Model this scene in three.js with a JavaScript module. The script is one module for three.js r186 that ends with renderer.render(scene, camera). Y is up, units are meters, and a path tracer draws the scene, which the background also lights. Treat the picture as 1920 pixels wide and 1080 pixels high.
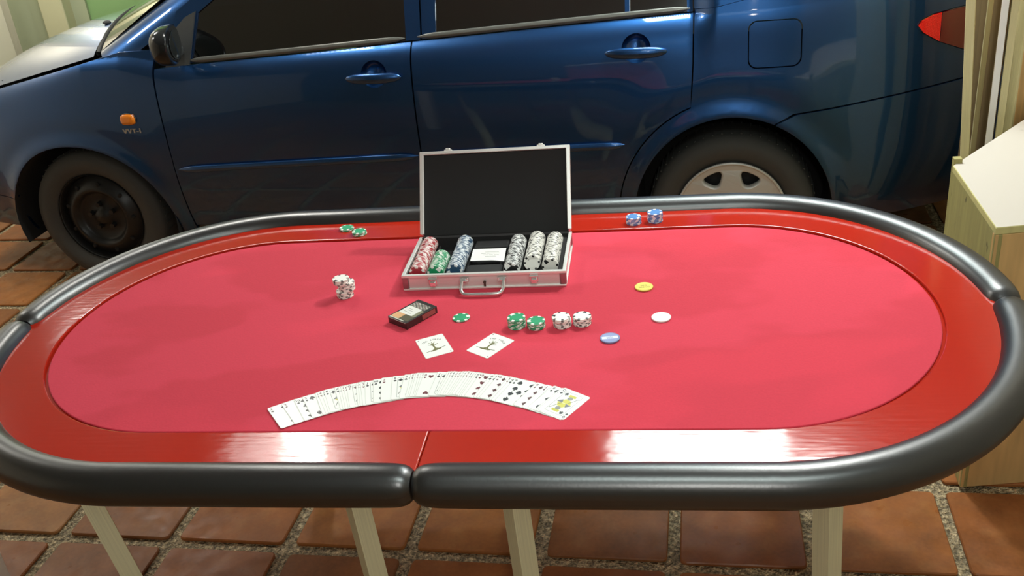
import * as THREE from 'three';
import { RoundedBoxGeometry } from 'three/addons/geometries/RoundedBoxGeometry.js';
import { mergeGeometries } from 'three/addons/utils/BufferGeometryUtils.js';
import { ImprovedNoise } from 'three/addons/math/ImprovedNoise.js';
import { RectAreaLightUniformsLib } from 'three/addons/lights/RectAreaLightUniformsLib.js';

/* ------------------------------------------------------------------ camera, light, exposure */
RectAreaLightUniformsLib.init();
const scene = new THREE.Scene();
scene.background = new THREE.Color(0x000000);
const TOP = 0.76, TRACK = TOP + 0.0078;                                     // height of the lacquered table board
const camera = new THREE.PerspectiveCamera(32.725, 1920 / 1080, 0.05, 40);
camera.rotation.order = 'YXZ';
camera.position.set(0.4422, 1.0602 + TOP, 1.9009);
camera.rotation.set(-0.46975, 0.17324, -0.10723);
const renderer = new THREE.WebGLRenderer({ antialias: true });
renderer.toneMapping = THREE.LinearToneMapping;
renderer.toneMappingExposure = 0.67;
renderer.shadowMap.enabled = true;
const CEIL = 2.46;
const LAMPS = [                                       // ceiling luminaires: centre x, z, size x, z, radiance, colour
  { x: 0.575, z: -1.73, w: 0.76, d: 0.46, L: 36, c: [0.84, 1, 0.97], label: 'bright opal ceiling light above the near side of the car' },
  { x: -1.43, z: -1.73, w: 0.40, d: 0.40, L: 5, c: [0.95, 1, 0.96], label: 'dim square ceiling light above the front of the car' },
  { x: -2.8, z: -2.75, w: 0.5, d: 0.34, L: 30, c: [1, 0.98, 0.92], label: 'added unseen ceiling light over the bonnet, brightening it and the left wall' },  // added out of view to brighten the left wall and the bonnet
  { x: 0.66, z: 1.05, w: 1.1, d: 0.26, L: 24, c: [0.86, 1, 0.96], label: 'long narrow ceiling light just in front of the table' },
  { x: -3.3, z: -1.75, w: 0.5, d: 0.3, L: 52, c: [1, 0.97, 0.9], label: 'added unseen ceiling light by the left wall, brightening the floor ahead of the car' },  // added out of view to lift the dark floor at the left
];
const BULB = { x: -1.235, y: CEIL - 0.11, z: -1.66, power: 4 };
const GLOBES = [
  { x: 1.0, drop: 0.16, z: -1.2, power: 9, label: 'white globe lamp hanging between the table and the rear door of the car' },
  { x: -3.4, drop: 0.78, z: -4.0, power: 1.25, label: 'added unseen globe lamp low in the corner beyond the bonnet, brightening the wall' },  // invented lamp out of view, there only to brighten the left wall
  { x: 0.6, drop: 0.36, z: 2.3, power: 4.8, label: 'added unseen globe lamp in front of the table, filling light on the legs' },  // unseen fill lamp, hung low so it lights the legs and the ceiling
];

/* ------------------------------------------------------------------ helpers */
let seed = 12345;
const rnd = () => { seed = (seed * 1664525 + 1013904223) >>> 0; return seed / 4294967296; };
const rr = (a, b) => a + (b - a) * rnd();
const clamp = (x, a = 0, b = 1) => Math.min(b, Math.max(a, x));
const lerp = (a, b, t) => a + (b - a) * t;
const smooth = (a, b, x) => { const t = clamp((x - a) / (b - a)); return t * t * (3 - 2 * t); };
const noise = new ImprovedNoise();
const fbm = (x, y, z, o = 4) => { let s = 0, a = 0.5, f = 1; for (let i = 0; i < o; i++) { s += a * noise.noise(x * f, y * f, z + i * 7.3); a *= 0.5; f *= 2.03; } return s; };
const used = {};
function numbered(n) { const k = used[n] = (used[n] ?? -1) + 1; return k ? `${n}_${String(k).padStart(3, '0')}` : n; }
function shadows(o) { o.traverse((m) => { if (m.isMesh) { m.castShadow = true; m.receiveShadow = true; } }); return o; }
function mesh(name, geo, mat, parent) { const m = new THREE.Mesh(geo, mat); m.name = name; m.castShadow = m.receiveShadow = true; if (parent) parent.add(m); return m; }
function grp(name, parent) { const g = new THREE.Group(); g.name = name; if (parent) parent.add(g); return g; }
function thing(name, label, category, pos = [0, 0, 0], turn = 0, group) {
  const g = grp(numbered(name), scene); g.position.set(...pos); g.rotation.y = turn;
  g.userData = { label, category }; if (group) g.userData.group = group; return g;
}
function tag(o, label, category, group) { o.name = numbered(o.name); o.userData = { label, category }; if (group) o.userData.group = group; scene.add(o); return o; }
function struct(name, geo, mat) { const m = mesh(name, geo, mat, scene); m.userData.kind = 'structure'; return m; }
const box = (w, h, d, x = 0, y = 0, z = 0) => new THREE.BoxGeometry(w, h, d).translate(x, y, z);
const rbox = (w, h, d, r, x = 0, y = 0, z = 0, s = 2) => new RoundedBoxGeometry(w, h, d, s, r).translate(x, y, z);
const std = (o) => new THREE.MeshStandardMaterial(o);
const phy = (o) => new THREE.MeshPhysicalMaterial(o);
const lin = (r, g, b) => new THREE.Color().setRGB(r, g, b);
function dataTex(w, h, fn, srgb, rep) {
  const d = new Uint8Array(w * h * 4);
  for (let j = 0; j < h; j++) for (let i = 0; i < w; i++) { const c = fn(i / w, j / h), k = (j * w + i) * 4; d[k] = clamp(c[0], 0, 1) * 255; d[k + 1] = clamp(c[1] ?? c[0], 0, 1) * 255; d[k + 2] = clamp(c[2] ?? c[0], 0, 1) * 255; d[k + 3] = 255; }
  const t = new THREE.DataTexture(d, w, h); t.wrapS = t.wrapT = THREE.RepeatWrapping; t.magFilter = THREE.LinearFilter; t.minFilter = THREE.LinearFilter;
  if (srgb) t.colorSpace = THREE.SRGBColorSpace; if (rep) t.repeat.set(...rep); t.needsUpdate = true; return t;
}
function canvasTex(w, h, draw) { const c = document.createElement('canvas'); c.width = w; c.height = h; draw(c.getContext('2d'), w, h); const t = new THREE.CanvasTexture(c); t.colorSpace = THREE.SRGBColorSpace; t.anisotropy = 8; return t; }
// tileable noise on a torus is not needed: every use below is larger than its object or repeats far from view
function grid(nu, nv, f) {                            // f(u, v) -> [x, y, z]; uv = (u, v)
  const p = [], uv = [], ix = [];
  for (let j = 0; j <= nv; j++) for (let i = 0; i <= nu; i++) { p.push(...f(i / nu, j / nv)); uv.push(i / nu, j / nv); }
  for (let j = 0; j < nv; j++) for (let i = 0; i < nu; i++) { const a = j * (nu + 1) + i, b = a + 1, c = a + nu + 1, d = c + 1; ix.push(a, b, c, b, d, c); }
  const g = new THREE.BufferGeometry(); g.setAttribute('position', new THREE.Float32BufferAttribute(p, 3)); g.setAttribute('uv', new THREE.Float32BufferAttribute(uv, 2)); g.setIndex(ix); g.computeVertexNormals(); return g;
}
const merge = (list) => mergeGeometries(list.map((g) => { const q = g.index ? g.toNonIndexed() : g; for (const k of Object.keys(q.attributes)) if (!['position', 'normal', 'uv'].includes(k)) q.deleteAttribute(k); return q; }));
function tube(pts, r, seg = 24, rad = 8, closed = false) { return new THREE.TubeGeometry(new THREE.CatmullRomCurve3(pts.map((p) => new THREE.Vector3(...p)), closed), seg, r, rad, closed); }

/* ------------------------------------------------------------------ plain materials */
const M = {};
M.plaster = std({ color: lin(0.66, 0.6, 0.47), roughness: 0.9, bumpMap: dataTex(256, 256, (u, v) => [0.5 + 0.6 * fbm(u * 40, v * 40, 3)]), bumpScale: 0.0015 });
M.cream = std({ color: lin(0.84, 0.76, 0.62), roughness: 0.85 });
M.green = std({ color: lin(0.25, 0.43, 0.17), roughness: 0.8 });
M.greyGreen = std({ color: lin(0.42, 0.46, 0.3), roughness: 0.85 });
M.pilaster = std({ color: lin(0.6, 0.58, 0.36), roughness: 0.85 });
M.ceiling = std({ color: lin(0.38, 0.44, 0.45), roughness: 0.9 });
M.chrome = std({ color: lin(0.84, 0.84, 0.82), metalness: 0.8, roughness: 0.2 });
M.alu = std({ color: lin(0.86, 0.84, 0.8), metalness: 0.55, roughness: 0.36 });
M.aluPanel = std({ color: lin(0.74, 0.73, 0.7), metalness: 0.5, roughness: 0.36, bumpMap: dataTex(128, 128, (u, v) => [0.5 + 0.5 * fbm(u * 60, v * 60, 9, 2)]), bumpScale: 0.0004 });
M.blackFoam = std({ color: lin(0.012, 0.011, 0.011), roughness: 0.95 });
M.velvet = phy({ color: lin(0.013, 0.013, 0.013), roughness: 0.9, sheen: 0.15, sheenColor: lin(0.3, 0.3, 0.3), sheenRoughness: 0.6 });

/* ------------------------------------------------------------------ room */
const floorSlab = struct('floor', box(6.2, 0.1, 8.2, -1.0, -0.062, -0.6), null);
{
  const w = 512;
  const peb = (u, v) => { const a = fbm(u * 46, v * 46, 1.7, 3), b = fbm(u * 120, v * 120, 4.1, 2); return clamp(0.5 + 1.1 * a + 0.7 * b); };
  floorSlab.material = std({
    roughness: 0.62,
    map: dataTex(w, w, (u, v) => { const k = peb(u, v), t = 0.5 + fbm(u * 90, v * 90, 8, 2); return [0.34 + 0.62 * k * (0.7 + 0.5 * t), 0.3 + 0.56 * k * (0.7 + 0.5 * t), 0.22 + 0.48 * k * (0.66 + 0.5 * t)]; }, true, [11, 14.5]),
    bumpMap: dataTex(w, w, (u, v) => [peb(u, v)], false, [11, 14.5]), bumpScale: 0.009,
  });
  // terracotta tiles, each a piece of the floor
  const tones = [[0.31, 0.108, 0.027], [0.34, 0.126, 0.032], [0.28, 0.095, 0.026], [0.32, 0.132, 0.037], [0.25, 0.094, 0.029]];
  const mats = tones.map((c, k) => phy({
    color: 0xffffff, roughness: 0.5, specularIntensity: 0.4,
    map: dataTex(256, 256, (u, v) => { const a = fbm(u * 3 + k * 9, v * 3, k, 4), b = fbm(u * 30, v * 30, k + 20, 3), s = 1 + 0.55 * a + 0.22 * b, q = clamp(fbm(u * 5, v * 5 + k, 40 + k, 3) * 1.6); return c.map((x, i) => Math.pow(x * s * (1 + q * [0.15, 0.35, 0.6][i]), 1 / 2.2)); }, true),
    roughnessMap: dataTex(128, 128, (u, v) => [0, clamp(0.75 + 0.6 * fbm(u * 6, v * 6, k + 2, 3)), 0]), bumpMap: dataTex(128, 128, (u, v) => [0.5 + 0.5 * fbm(u * 7, v * 7, k + 5, 3)]), bumpScale: 0.0007,
  }));
  const P = 0.355, S = 0.318;
  const sh = new THREE.Shape(), r = 0.014, e = S / 2 - 0.003;
  sh.moveTo(-e + r, -e); sh.lineTo(e - r, -e); sh.quadraticCurveTo(e, -e, e, -e + r); sh.lineTo(e, e - r); sh.quadraticCurveTo(e, e, e - r, e); sh.lineTo(-e + r, e); sh.quadraticCurveTo(-e, e, -e, e - r); sh.lineTo(-e, -e + r); sh.quadraticCurveTo(-e, -e, -e + r, -e);
  const tg = new THREE.ExtrudeGeometry(sh, { depth: 0.006, bevelEnabled: true, bevelSize: 0.003, bevelThickness: 0.003, bevelSegments: 1, curveSegments: 3 }).rotateX(-Math.PI / 2).translate(0, -0.009, 0);
  { const uv = tg.attributes.uv, ps = tg.attributes.position; for (let i = 0; i < uv.count; i++) uv.setXY(i, ps.getX(i) / S + 0.5, ps.getZ(i) / S + 0.5); }
  const ang = 0.045, ca = Math.cos(ang), sa = Math.sin(ang), X0 = 0.452 + 0.1775, Z0 = -0.21;    // joints cross at (0.452, -0.03)
  for (let j = -8; j < 8; j++) for (let i = -13; i < 5; i++) {
    const a = i * P, b = j * P, x = X0 + a * ca - b * sa, z = Z0 + a * sa + b * ca;
    if (x < -3.7 || x > 1.85) continue;
    const t = mesh('tile', tg, mats[Math.floor(rnd() * 5)], floorSlab);
    t.position.set(x + rr(-0.003, 0.003), rr(-0.0015, 0.0012), z + rr(-0.003, 0.003)); t.rotation.y = -ang + rr(-0.008, 0.008) + Math.floor(rnd() * 4) * Math.PI / 2;
  }
}
struct('wall_back', box(5.44, CEIL, 0.16, -0.62, CEIL / 2, -4.5), M.green);
struct('wall_back_left', box(0.76, CEIL, 0.18, -3.72, CEIL / 2, -4.49), M.greyGreen);
struct('wall_left', box(0.2, CEIL, 7.7, -3.86, CEIL / 2, -0.27), M.cream);
struct('wall_left_return', box(0.2, CEIL, 0.31, -4.0, CEIL / 2, -4.27), M.plaster);
struct('trim_1', rbox(0.17, CEIL, 0.12, 0.01, -3.53, CEIL / 2, -4.36), M.pilaster);
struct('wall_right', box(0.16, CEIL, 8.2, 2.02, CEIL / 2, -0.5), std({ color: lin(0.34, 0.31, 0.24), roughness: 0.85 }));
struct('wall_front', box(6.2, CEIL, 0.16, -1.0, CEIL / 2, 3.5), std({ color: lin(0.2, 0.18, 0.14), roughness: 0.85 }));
struct('ceiling', box(6.2, 0.12, 8.2, -1.0, CEIL + 0.06, -0.5), M.ceiling);

/* ------------------------------------------------------------------ lamps */
const housing = std({ color: lin(0.8, 0.8, 0.78), roughness: 0.5 });
for (const l of LAMPS) {
  const t = thing('ceiling_light', l.label, 'light', [l.x, CEIL, l.z]);
  const fr = [box(l.w + 0.05, 0.05, 0.022, 0, -0.026, l.d / 2 + 0.012), box(l.w + 0.05, 0.05, 0.022, 0, -0.026, -l.d / 2 - 0.012), box(0.022, 0.05, l.d, l.w / 2 + 0.012, -0.026, 0), box(0.022, 0.05, l.d, -l.w / 2 - 0.012, -0.026, 0)];
  mesh('frame', merge(fr), housing, t);
  mesh('diffuser', box(l.w, 0.012, l.d, 0, -0.036, 0), std({ color: 0xffffff, roughness: 0.6, emissive: lin(...l.c), emissiveIntensity: 1.0 }), t);
  const a = new THREE.RectAreaLight(lin(...l.c), l.L, l.w, l.d); a.name = 'panel_light'; a.position.set(0, -0.046, 0); a.rotation.x = -Math.PI / 2; t.add(a);
}
{
  const t = thing('bulb_lamp', 'bare round bulb in a white ceiling holder over the front of the car', 'light', [BULB.x, CEIL, BULB.z]);
  mesh('holder', new THREE.CylinderGeometry(0.022, 0.034, 0.065, 20).translate(0, -0.033, 0), housing, t);
  mesh('bulb', new THREE.SphereGeometry(0.034, 20, 14).translate(0, BULB.y - CEIL, 0), std({ color: 0xffffff, emissive: lin(1, 0.96, 0.88), emissiveIntensity: 14 }), t);
  const p = new THREE.PointLight(lin(1, 0.96, 0.88), BULB.power); p.name = 'bulb_light'; p.position.set(0, BULB.y - CEIL, 0); p.castShadow = true; p.shadow.radius = 1.4; t.add(p);
}

for (const g of GLOBES) {
  const t = thing('globe_lamp', g.label, 'light', [g.x, CEIL, g.z]);
  mesh('holder', new THREE.CylinderGeometry(0.02, 0.045, g.drop - 0.06, 20).translate(0, -(g.drop - 0.06) / 2, 0), housing, t);
  mesh('globe', new THREE.SphereGeometry(0.075, 28, 20).translate(0, -g.drop, 0), std({ color: 0xffffff, emissive: lin(1, 0.99, 0.94), emissiveIntensity: 20 }), t);
  const p = new THREE.PointLight(lin(1, 0.99, 0.94), g.power); p.name = 'globe_light'; p.position.set(0, -g.drop, 0); p.castShadow = true; p.shadow.radius = 3; t.add(p);
}

/* ------------------------------------------------------------------ poker table */
const T = { a: 0.5855, rf: 0.4465, rr: 0.5514, ef: 0.4085, er: 0.5048, ox: 0.0191, oz: -0.0144 };
const table = thing('poker_table', 'folding oval poker table with pink-red felt, red lacquered race track and black padded rail', 'table');
function halfOutline(sgn, e, r, d, gap) {             // closed outline of one half, in (x, z)
  const pts = [], cx = T.ox + sgn * T.a;
  pts.push([gap * sgn, T.oz - r - d]); pts.push([lerp(gap * sgn, cx, 0.5), T.oz - r - d]);
  for (let k = 0; k <= 48; k++) { const f = -Math.PI / 2 + Math.PI * k / 48; pts.push([cx + sgn * (e + d) * Math.cos(f), T.oz + (r + d) * Math.sin(f)]); }
  pts.push([lerp(gap * sgn, cx, 0.5), T.oz + r + d]); pts.push([gap * sgn, T.oz + r + d]); return pts;
}
function slab(pts, y0, y1, bev, seg = 2) {
  const s = new THREE.Shape(pts.map(([x, z]) => new THREE.Vector2(x, -z)));
  const g = new THREE.ExtrudeGeometry(s, { depth: y1 - y0 - 2 * bev, bevelEnabled: true, bevelSize: bev, bevelOffset: -bev, bevelThickness: bev, bevelSegments: seg, curveSegments: 4 }).rotateX(-Math.PI / 2).translate(0, y0 + bev, 0);
  const uv = g.attributes.uv, p = g.attributes.position; for (let i = 0; i < uv.count; i++) uv.setXY(i, (p.getX(i) + 1.1) / 2.2, (p.getZ(i) + 0.55) / 1.1); return g;
}
{
  const streak = dataTex(1024, 512, (u, v) => [clamp(0.5 + 0.5 * fbm(u * 26, v * 130, 2, 3) + 0.5 * fbm(u * 70, v * 40, 6, 2))]);
  M.lacquer = phy({ color: lin(0.44, 0.02, 0.008), roughness: 0.11, bumpMap: streak, bumpScale: 0.00028 });
  // felt: brushed nap lies in patches with soft outlines
  M.felt = phy({
    color: 0xffffff, roughness: 0.96, sheen: 0.7, sheenColor: lin(1, 0.28, 0.38), sheenRoughness: 0.55,
    map: dataTex(1024, 512, (u, v) => {
      const x = u * 2.2, y = v * 1.1, n = fbm(x * 2.1 + 4, y * 3.4, 11, 4), p = smooth(-0.06, 0.08, n), q = smooth(0.05, 0.16, fbm(x * 1.7, y * 3.1 + x * 0.6, 31, 3)), g = fbm(x * 220, y * 220, 3, 2);
      const k = 0.97 + 0.045 * p + 0.035 * q + 0.05 * g;
      return [0.81 * k, 0.225 * k * (0.97 + 0.06 * p), 0.30 * k * (0.97 + 0.06 * p)];
    }, true),
    bumpMap: dataTex(512, 256, (u, v) => [0.5 + 0.5 * fbm(u * 200, v * 100, 5, 2)], false, [3, 3]), bumpScale: 0.0004,
  });
  M.railLeather = phy({ color: lin(0.006, 0.0065, 0.007), roughness: 0.35, ior: 1.95, bumpMap: dataTex(256, 256, (u, v) => [0.5 + 0.7 * fbm(u * 40, v * 40, 7, 3)], false, [6, 1]), bumpScale: 0.00012 });
  for (const s of [-1, 1]) {
    mesh('base_board', slab(halfOutline(s, T.er, T.rr, 0.03, 0.0007), TOP - 0.022, TOP - 0.0005, 0.001, 1), M.lacquer, table);
    mesh('race_track', slab([...halfOutline(s, T.er, T.rr, 0.034, 0.0009), ...halfOutline(s, T.ef, T.rf, 0, 0.0009).reverse()], TOP, TRACK, 0.0026, 3), M.lacquer, table);
    mesh('felt_panel', slab(halfOutline(s, T.ef, T.rf, -0.0065, -0.0019), TOP - 0.0004, TOP + 0.0045, 0.0024, 3), M.felt, table);
  }
  // padded rail: four quarters
  const RHO = 0.0388, VC = -0.0048;
  function railQuarter(sx, sz) {
    const path = [];                                   // from the fold at x = 0 along the straight side, round the end to z = oz
    const cx = T.ox + sx * T.a, zz = T.oz + sz * T.rr, n1 = 46, n2 = 60, x0 = sx * 0.0016;
    for (let k = 0; k < n1; k++) { const t = k / n1, e = t * t * (3 - 2 * t) * 0.5 + t * 0.5; path.push([lerp(x0, cx, e), zz, 0, sz]); }
    for (let k = 0; k <= n2; k++) { const t = k / n2, f = (1 - (1 - t) * (1 - t) * 0.35 - 0.65 * (1 - t)) * (Math.PI / 2 - 0.0035), nx = Math.sin(f) / T.er, nz = Math.cos(f) / T.rr, l = Math.hypot(nx, nz); path.push([cx + sx * T.er * Math.sin(f), T.oz + sz * T.rr * Math.cos(f), sx * nx / l, sz * nz / l]); }
    let len = 0; const d = path.map((p, i) => { if (i) len += Math.hypot(p[0] - path[i - 1][0], p[1] - path[i - 1][1]); return len; });
    const nA = 36, sd = sx * 3 + sz * 5, n = path.length - 1;
    const f = (u, v) => {
      const i = Math.round(u * n), p = path[i], e = Math.min(d[i], len - d[i]), al = v * 2 * Math.PI;
      const pinch = 1 - 0.30 * Math.exp(-e / 0.010) - 0.05 * Math.exp(-e / 0.05);
      const wr = 1 + 0.014 * fbm(d[i] * 7, Math.cos(al) * 0.8, sd, 2) + 0.05 * Math.exp(-e / 0.03) * fbm(d[i] * 30, al * 1.2, sd, 2);
      const q = RHO * pinch * wr, c = Math.cos(al), s = Math.sin(al), uo = RHO + q * Math.sign(c) * Math.pow(Math.abs(c), 0.92), vo = VC + q * Math.sign(s) * Math.pow(Math.abs(s), 0.92);
      return [p[0] + p[2] * uo, TOP + vo, p[1] + p[3] * uo];
    };
    const g = grid(n, nA, f); const uv = g.attributes.uv; for (let i = 0; i < uv.count; i++) uv.setX(i, uv.getX(i) * len);
    const caps = [0, n].map((i) => { const ps = []; for (let k = 0; k < nA; k++) ps.push(f(i / n, k / nA)); const c = [path[i][0] + path[i][2] * RHO, TOP + VC, path[i][1] + path[i][3] * RHO], pos = []; for (let k = 0; k < nA; k++) pos.push(...c, ...ps[k], ...ps[(k + 1) % nA]); const q = new THREE.BufferGeometry(); q.setAttribute('position', new THREE.Float32BufferAttribute(pos, 3)); q.setAttribute('uv', new THREE.Float32BufferAttribute(new Float32Array(pos.length / 3 * 2), 2)); q.computeVertexNormals(); return q; });
    mesh('padded_rail', merge([g, ...caps]), M.railLeather, table);
  }
  for (const sx of [-1, 1]) for (const sz of [1, -1]) railQuarter(sx, sz);
  // legs and bearers
  M.legPaint = std({ color: lin(0.86, 0.82, 0.56), roughness: 0.5, map: dataTex(64, 256, (u, v) => { const k = 0.93 + 0.12 * fbm(u * 20, v * 3, 3, 3); return [k, k, k * 0.98]; }, true) });
  const legs = [[-0.6875, 0.155], [-0.1465, 0.04], [0.159, 0.025], [0.721, 0.032]];
  for (const zs of [0.48, -0.46]) for (const [x, k] of legs) {
    const g = new THREE.BoxGeometry(0.037, 0.737, 0.037, 1, 1, 1).rotateY(0.72).translate(0, 0.3685, 0), p = g.attributes.position;
    for (let i = 0; i < p.count; i++) { const y = p.getY(i); p.setX(i, p.getX(i) + x + k * (0.54 - y)); p.setZ(i, p.getZ(i) + zs); }
    g.computeVertexNormals(); mesh('leg', g, M.legPaint, table);
  }
  for (const x of [-0.715, -0.154, 0.154, 0.715]) mesh('bearer', rbox(0.05, 0.03, 0.98, 0.004, x, TOP - 0.037, -0.01), M.legPaint, table);
}
const FELT = TOP + 0.0046;

/* ------------------------------------------------------------------ chips */
const CR = 0.02, CH = 0.0033;
const chipGeo = (() => {
  const N = 48, pos = [], uv = [], ix = [];
  const prof = [[0, CH], [0.0186, CH], [0.0196, CH - 0.0003], [CR, CH - 0.0009], [CR, 0.0009], [0.0196, 0.0003], [0.0186, 0], [0, 0]];
  prof.forEach(([r, y], k) => { for (let i = 0; i <= N; i++) { const a = i / N * 2 * Math.PI; pos.push(r * Math.cos(a), y, r * Math.sin(a)); if (k < 3 || k > 4) uv.push(0.25 + 0.245 * r / CR * Math.cos(a), 0.5 + 0.49 * r / CR * Math.sin(a)); else uv.push(0.75 + 0.249 * Math.cos(a), 0.5 + 0.46 * Math.sin(a) * 1); } });
  for (let k = 0; k < prof.length - 1; k++) for (let i = 0; i < N; i++) { const a = k * (N + 1) + i, b = a + 1, c = a + N + 1, d = c + 1; ix.push(a, b, c, b, d, c); }
  const g = new THREE.BufferGeometry(); g.setAttribute('position', new THREE.Float32BufferAttribute(pos, 3)); g.setAttribute('uv', new THREE.Float32BufferAttribute(uv, 2)); g.setIndex(ix); g.computeVertexNormals(); return g;
})();
// the two halves of the sheet: left the face, right the edge, both a ring of alternating clay
function chipTex(base, spot, ring, hw) {
  return canvasTex(512, 256, (c) => {
    for (const cx of [128, 384]) {
      c.fillStyle = base; c.fillRect(cx - 128, 0, 256, 256);
      for (let k = 0; k < 6; k++) { const a0 = k * Math.PI / 3 - hw, a1 = a0 + 2 * hw; c.fillStyle = spot; c.beginPath(); c.moveTo(cx, 128); c.lineTo(cx + 200 * Math.cos(a0), 128 + 200 * Math.sin(a0)); c.lineTo(cx + 200 * Math.cos(a1), 128 + 200 * Math.sin(a1)); c.fill(); }
      if (cx === 128) { c.fillStyle = base; c.beginPath(); c.arc(cx, 128, 92, 0, 7); c.fill(); c.strokeStyle = ring; c.lineWidth = 3; c.beginPath(); c.arc(cx, 128, 78, 0, 7); c.stroke(); }
    }
  });
}
const chipMat = {};
for (const [k, b, s, r, hw] of [['white', '#f7f4ec', '#17181a', '#e8e4d8', 0.15], ['green', '#14935e', '#f7f5ee', '#2aa873', 0.2], ['red', '#b02a36', '#f7f2ee', '#c24a52', 0.24], ['blue', '#3d74b8', '#f5f5f5', '#6293cf', 0.22], ['navy', '#2b5070', '#f2f5f7', '#446a86', 0.24], ['black', '#18191b', '#f4f4f1', '#333', 0.27]])
  chipMat[k] = phy({ map: chipTex(b, s, r, hw), roughness: 0.42, clearcoat: 0.25, clearcoatRoughness: 0.3 });
function chip(kind, label, pos, turn, group) { const m = mesh('poker_chip', chipGeo, chipMat[kind]); m.position.set(...pos); m.rotation.y = turn; return tag(m, label, 'poker chip', group); }
const inlayGeo = new THREE.CylinderGeometry(0.0118, 0.0121, 0.0003, 32);
const inlayMat = { white: std({ color: lin(0.9, 0.89, 0.85), roughness: 0.35 }), green: std({ color: lin(0.035, 0.36, 0.17), roughness: 0.35 }), blue: std({ color: lin(0.09, 0.25, 0.58), roughness: 0.35 }) };
function stack(kind, n, x, z, y, words, where, shift = () => [0, 0]) {
  const group = `${words} chips in ${where}`;
  for (let k = 0; k < n; k++) {
    const [dx, dz] = shift(k), top = k === n - 1;
    const o = chip(kind, top ? `topmost ${words} chip, on ${where}` : `${words} chip below the top one in ${where}`, [x + dx + rr(-0.0007, 0.0007), y + k * CH, z + dz + rr(-0.0007, 0.0007)], rnd() * 7, top ? undefined : group);
    if (top) { const i = mesh('inlay', inlayGeo, inlayMat[kind], o); i.position.y = CH + 0.0001; }
  }
}
stack('white', 15, -0.323, -0.131, FELT, 'white', 'the tall crooked stack left of the case', (k) => (k < 5 ? [0, 0] : k < 11 ? [0.0055, -0.004] : [-0.003, 0.002]));
stack('green', 7, 0.118, 0.036, FELT, 'green', 'the left stack of the green pair');
stack('green', 5, 0.162, 0.041, FELT, 'green', 'the right stack of the green pair');
stack('white', 7, 0.2185, 0.037, FELT, 'white', 'the left stack of the white pair', (k) => (k < 5 ? [0, 0] : [-0.0015, 0.001]));
stack('white', 6, 0.262, 0.031, FELT, 'white', 'the right stack of the white pair');
stack('green', 2, -0.431, -0.527, TRACK, 'green', 'the left stack on the far red track');
stack('green', 3, -0.384, -0.492, TRACK, 'green', 'the right stack on the far red track');
stack('blue', 6, 0.3665, -0.4965, TRACK, 'blue', 'the left stack on the far red track');
stack('blue', 8, 0.4225, -0.505, TRACK, 'blue', 'the right stack on the far red track');
{ const o = chip('green', 'single green poker chip lying alone between the card box and the jokers', [-0.0145, FELT, -0.0045], 0.3); const i = mesh('inlay', inlayGeo, inlayMat.green, o); i.position.y = CH + 0.0001; }

/* dealer buttons: smooth edged discs with raised rim and print */
function button(label, pos, col, rim, draw, turn) {
  const t = thing('dealer_button', label, 'game button', pos, turn);
  const prof = [[0, 0], [0.0195, 0], [0.0212, 0.0008], [0.0214, 0.0032], [0.0206, 0.004], [0.0192, 0.004], [0.0186, 0.0036], [0, 0.0036]].map((p) => new THREE.Vector2(...p));
  mesh('disc', new THREE.LatheGeometry(prof, 48), std({ color: rim, roughness: 0.4 }), t);
  const g = new THREE.CircleGeometry(0.0184, 48).rotateX(-Math.PI / 2).translate(0, 0.00375, 0);
  mesh('printed_face', g, std({ map: canvasTex(256, 256, (c) => { c.fillStyle = col; c.fillRect(0, 0, 256, 256); draw(c); }), roughness: 0.4 }), t);
}
const txt = (c, s, x, y, px, col, font = 'bold', fam = 'sans-serif') => { c.font = `${font} ${px}px ${fam}`; c.fillStyle = col; c.textAlign = 'center'; c.textBaseline = 'middle'; c.fillText(s, x, y); };
button('yellow blind button with two lines of print, alone behind the white button', [0.395, FELT, -0.13], '#e4d257', lin(0.72, 0.6, 0.1), (c) => { txt(c, 'BIG', 128, 96, 60, '#a08f2c'); txt(c, 'BLIND', 128, 156, 60, '#a08f2c'); }, 0.12);
button('plain white dealer button with one faint line of print', [0.433, FELT, 0.016], '#f6f3ec', lin(0.85, 0.84, 0.8), (c) => { txt(c, 'DEALER', 128, 128, 46, '#d9d4ce'); }, 0.25);
button('lavender blue blind button with a pale printed band across it', [0.325, FELT, 0.101], '#8d97c6', lin(0.2, 0.23, 0.42), (c) => { c.fillStyle = '#dfe4f6'; c.fillRect(10, 92, 236, 70); txt(c, 'SMALL', 128, 114, 32, '#6a739f'); txt(c, 'BLIND', 128, 143, 32, '#6a739f'); }, 0.15);

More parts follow.
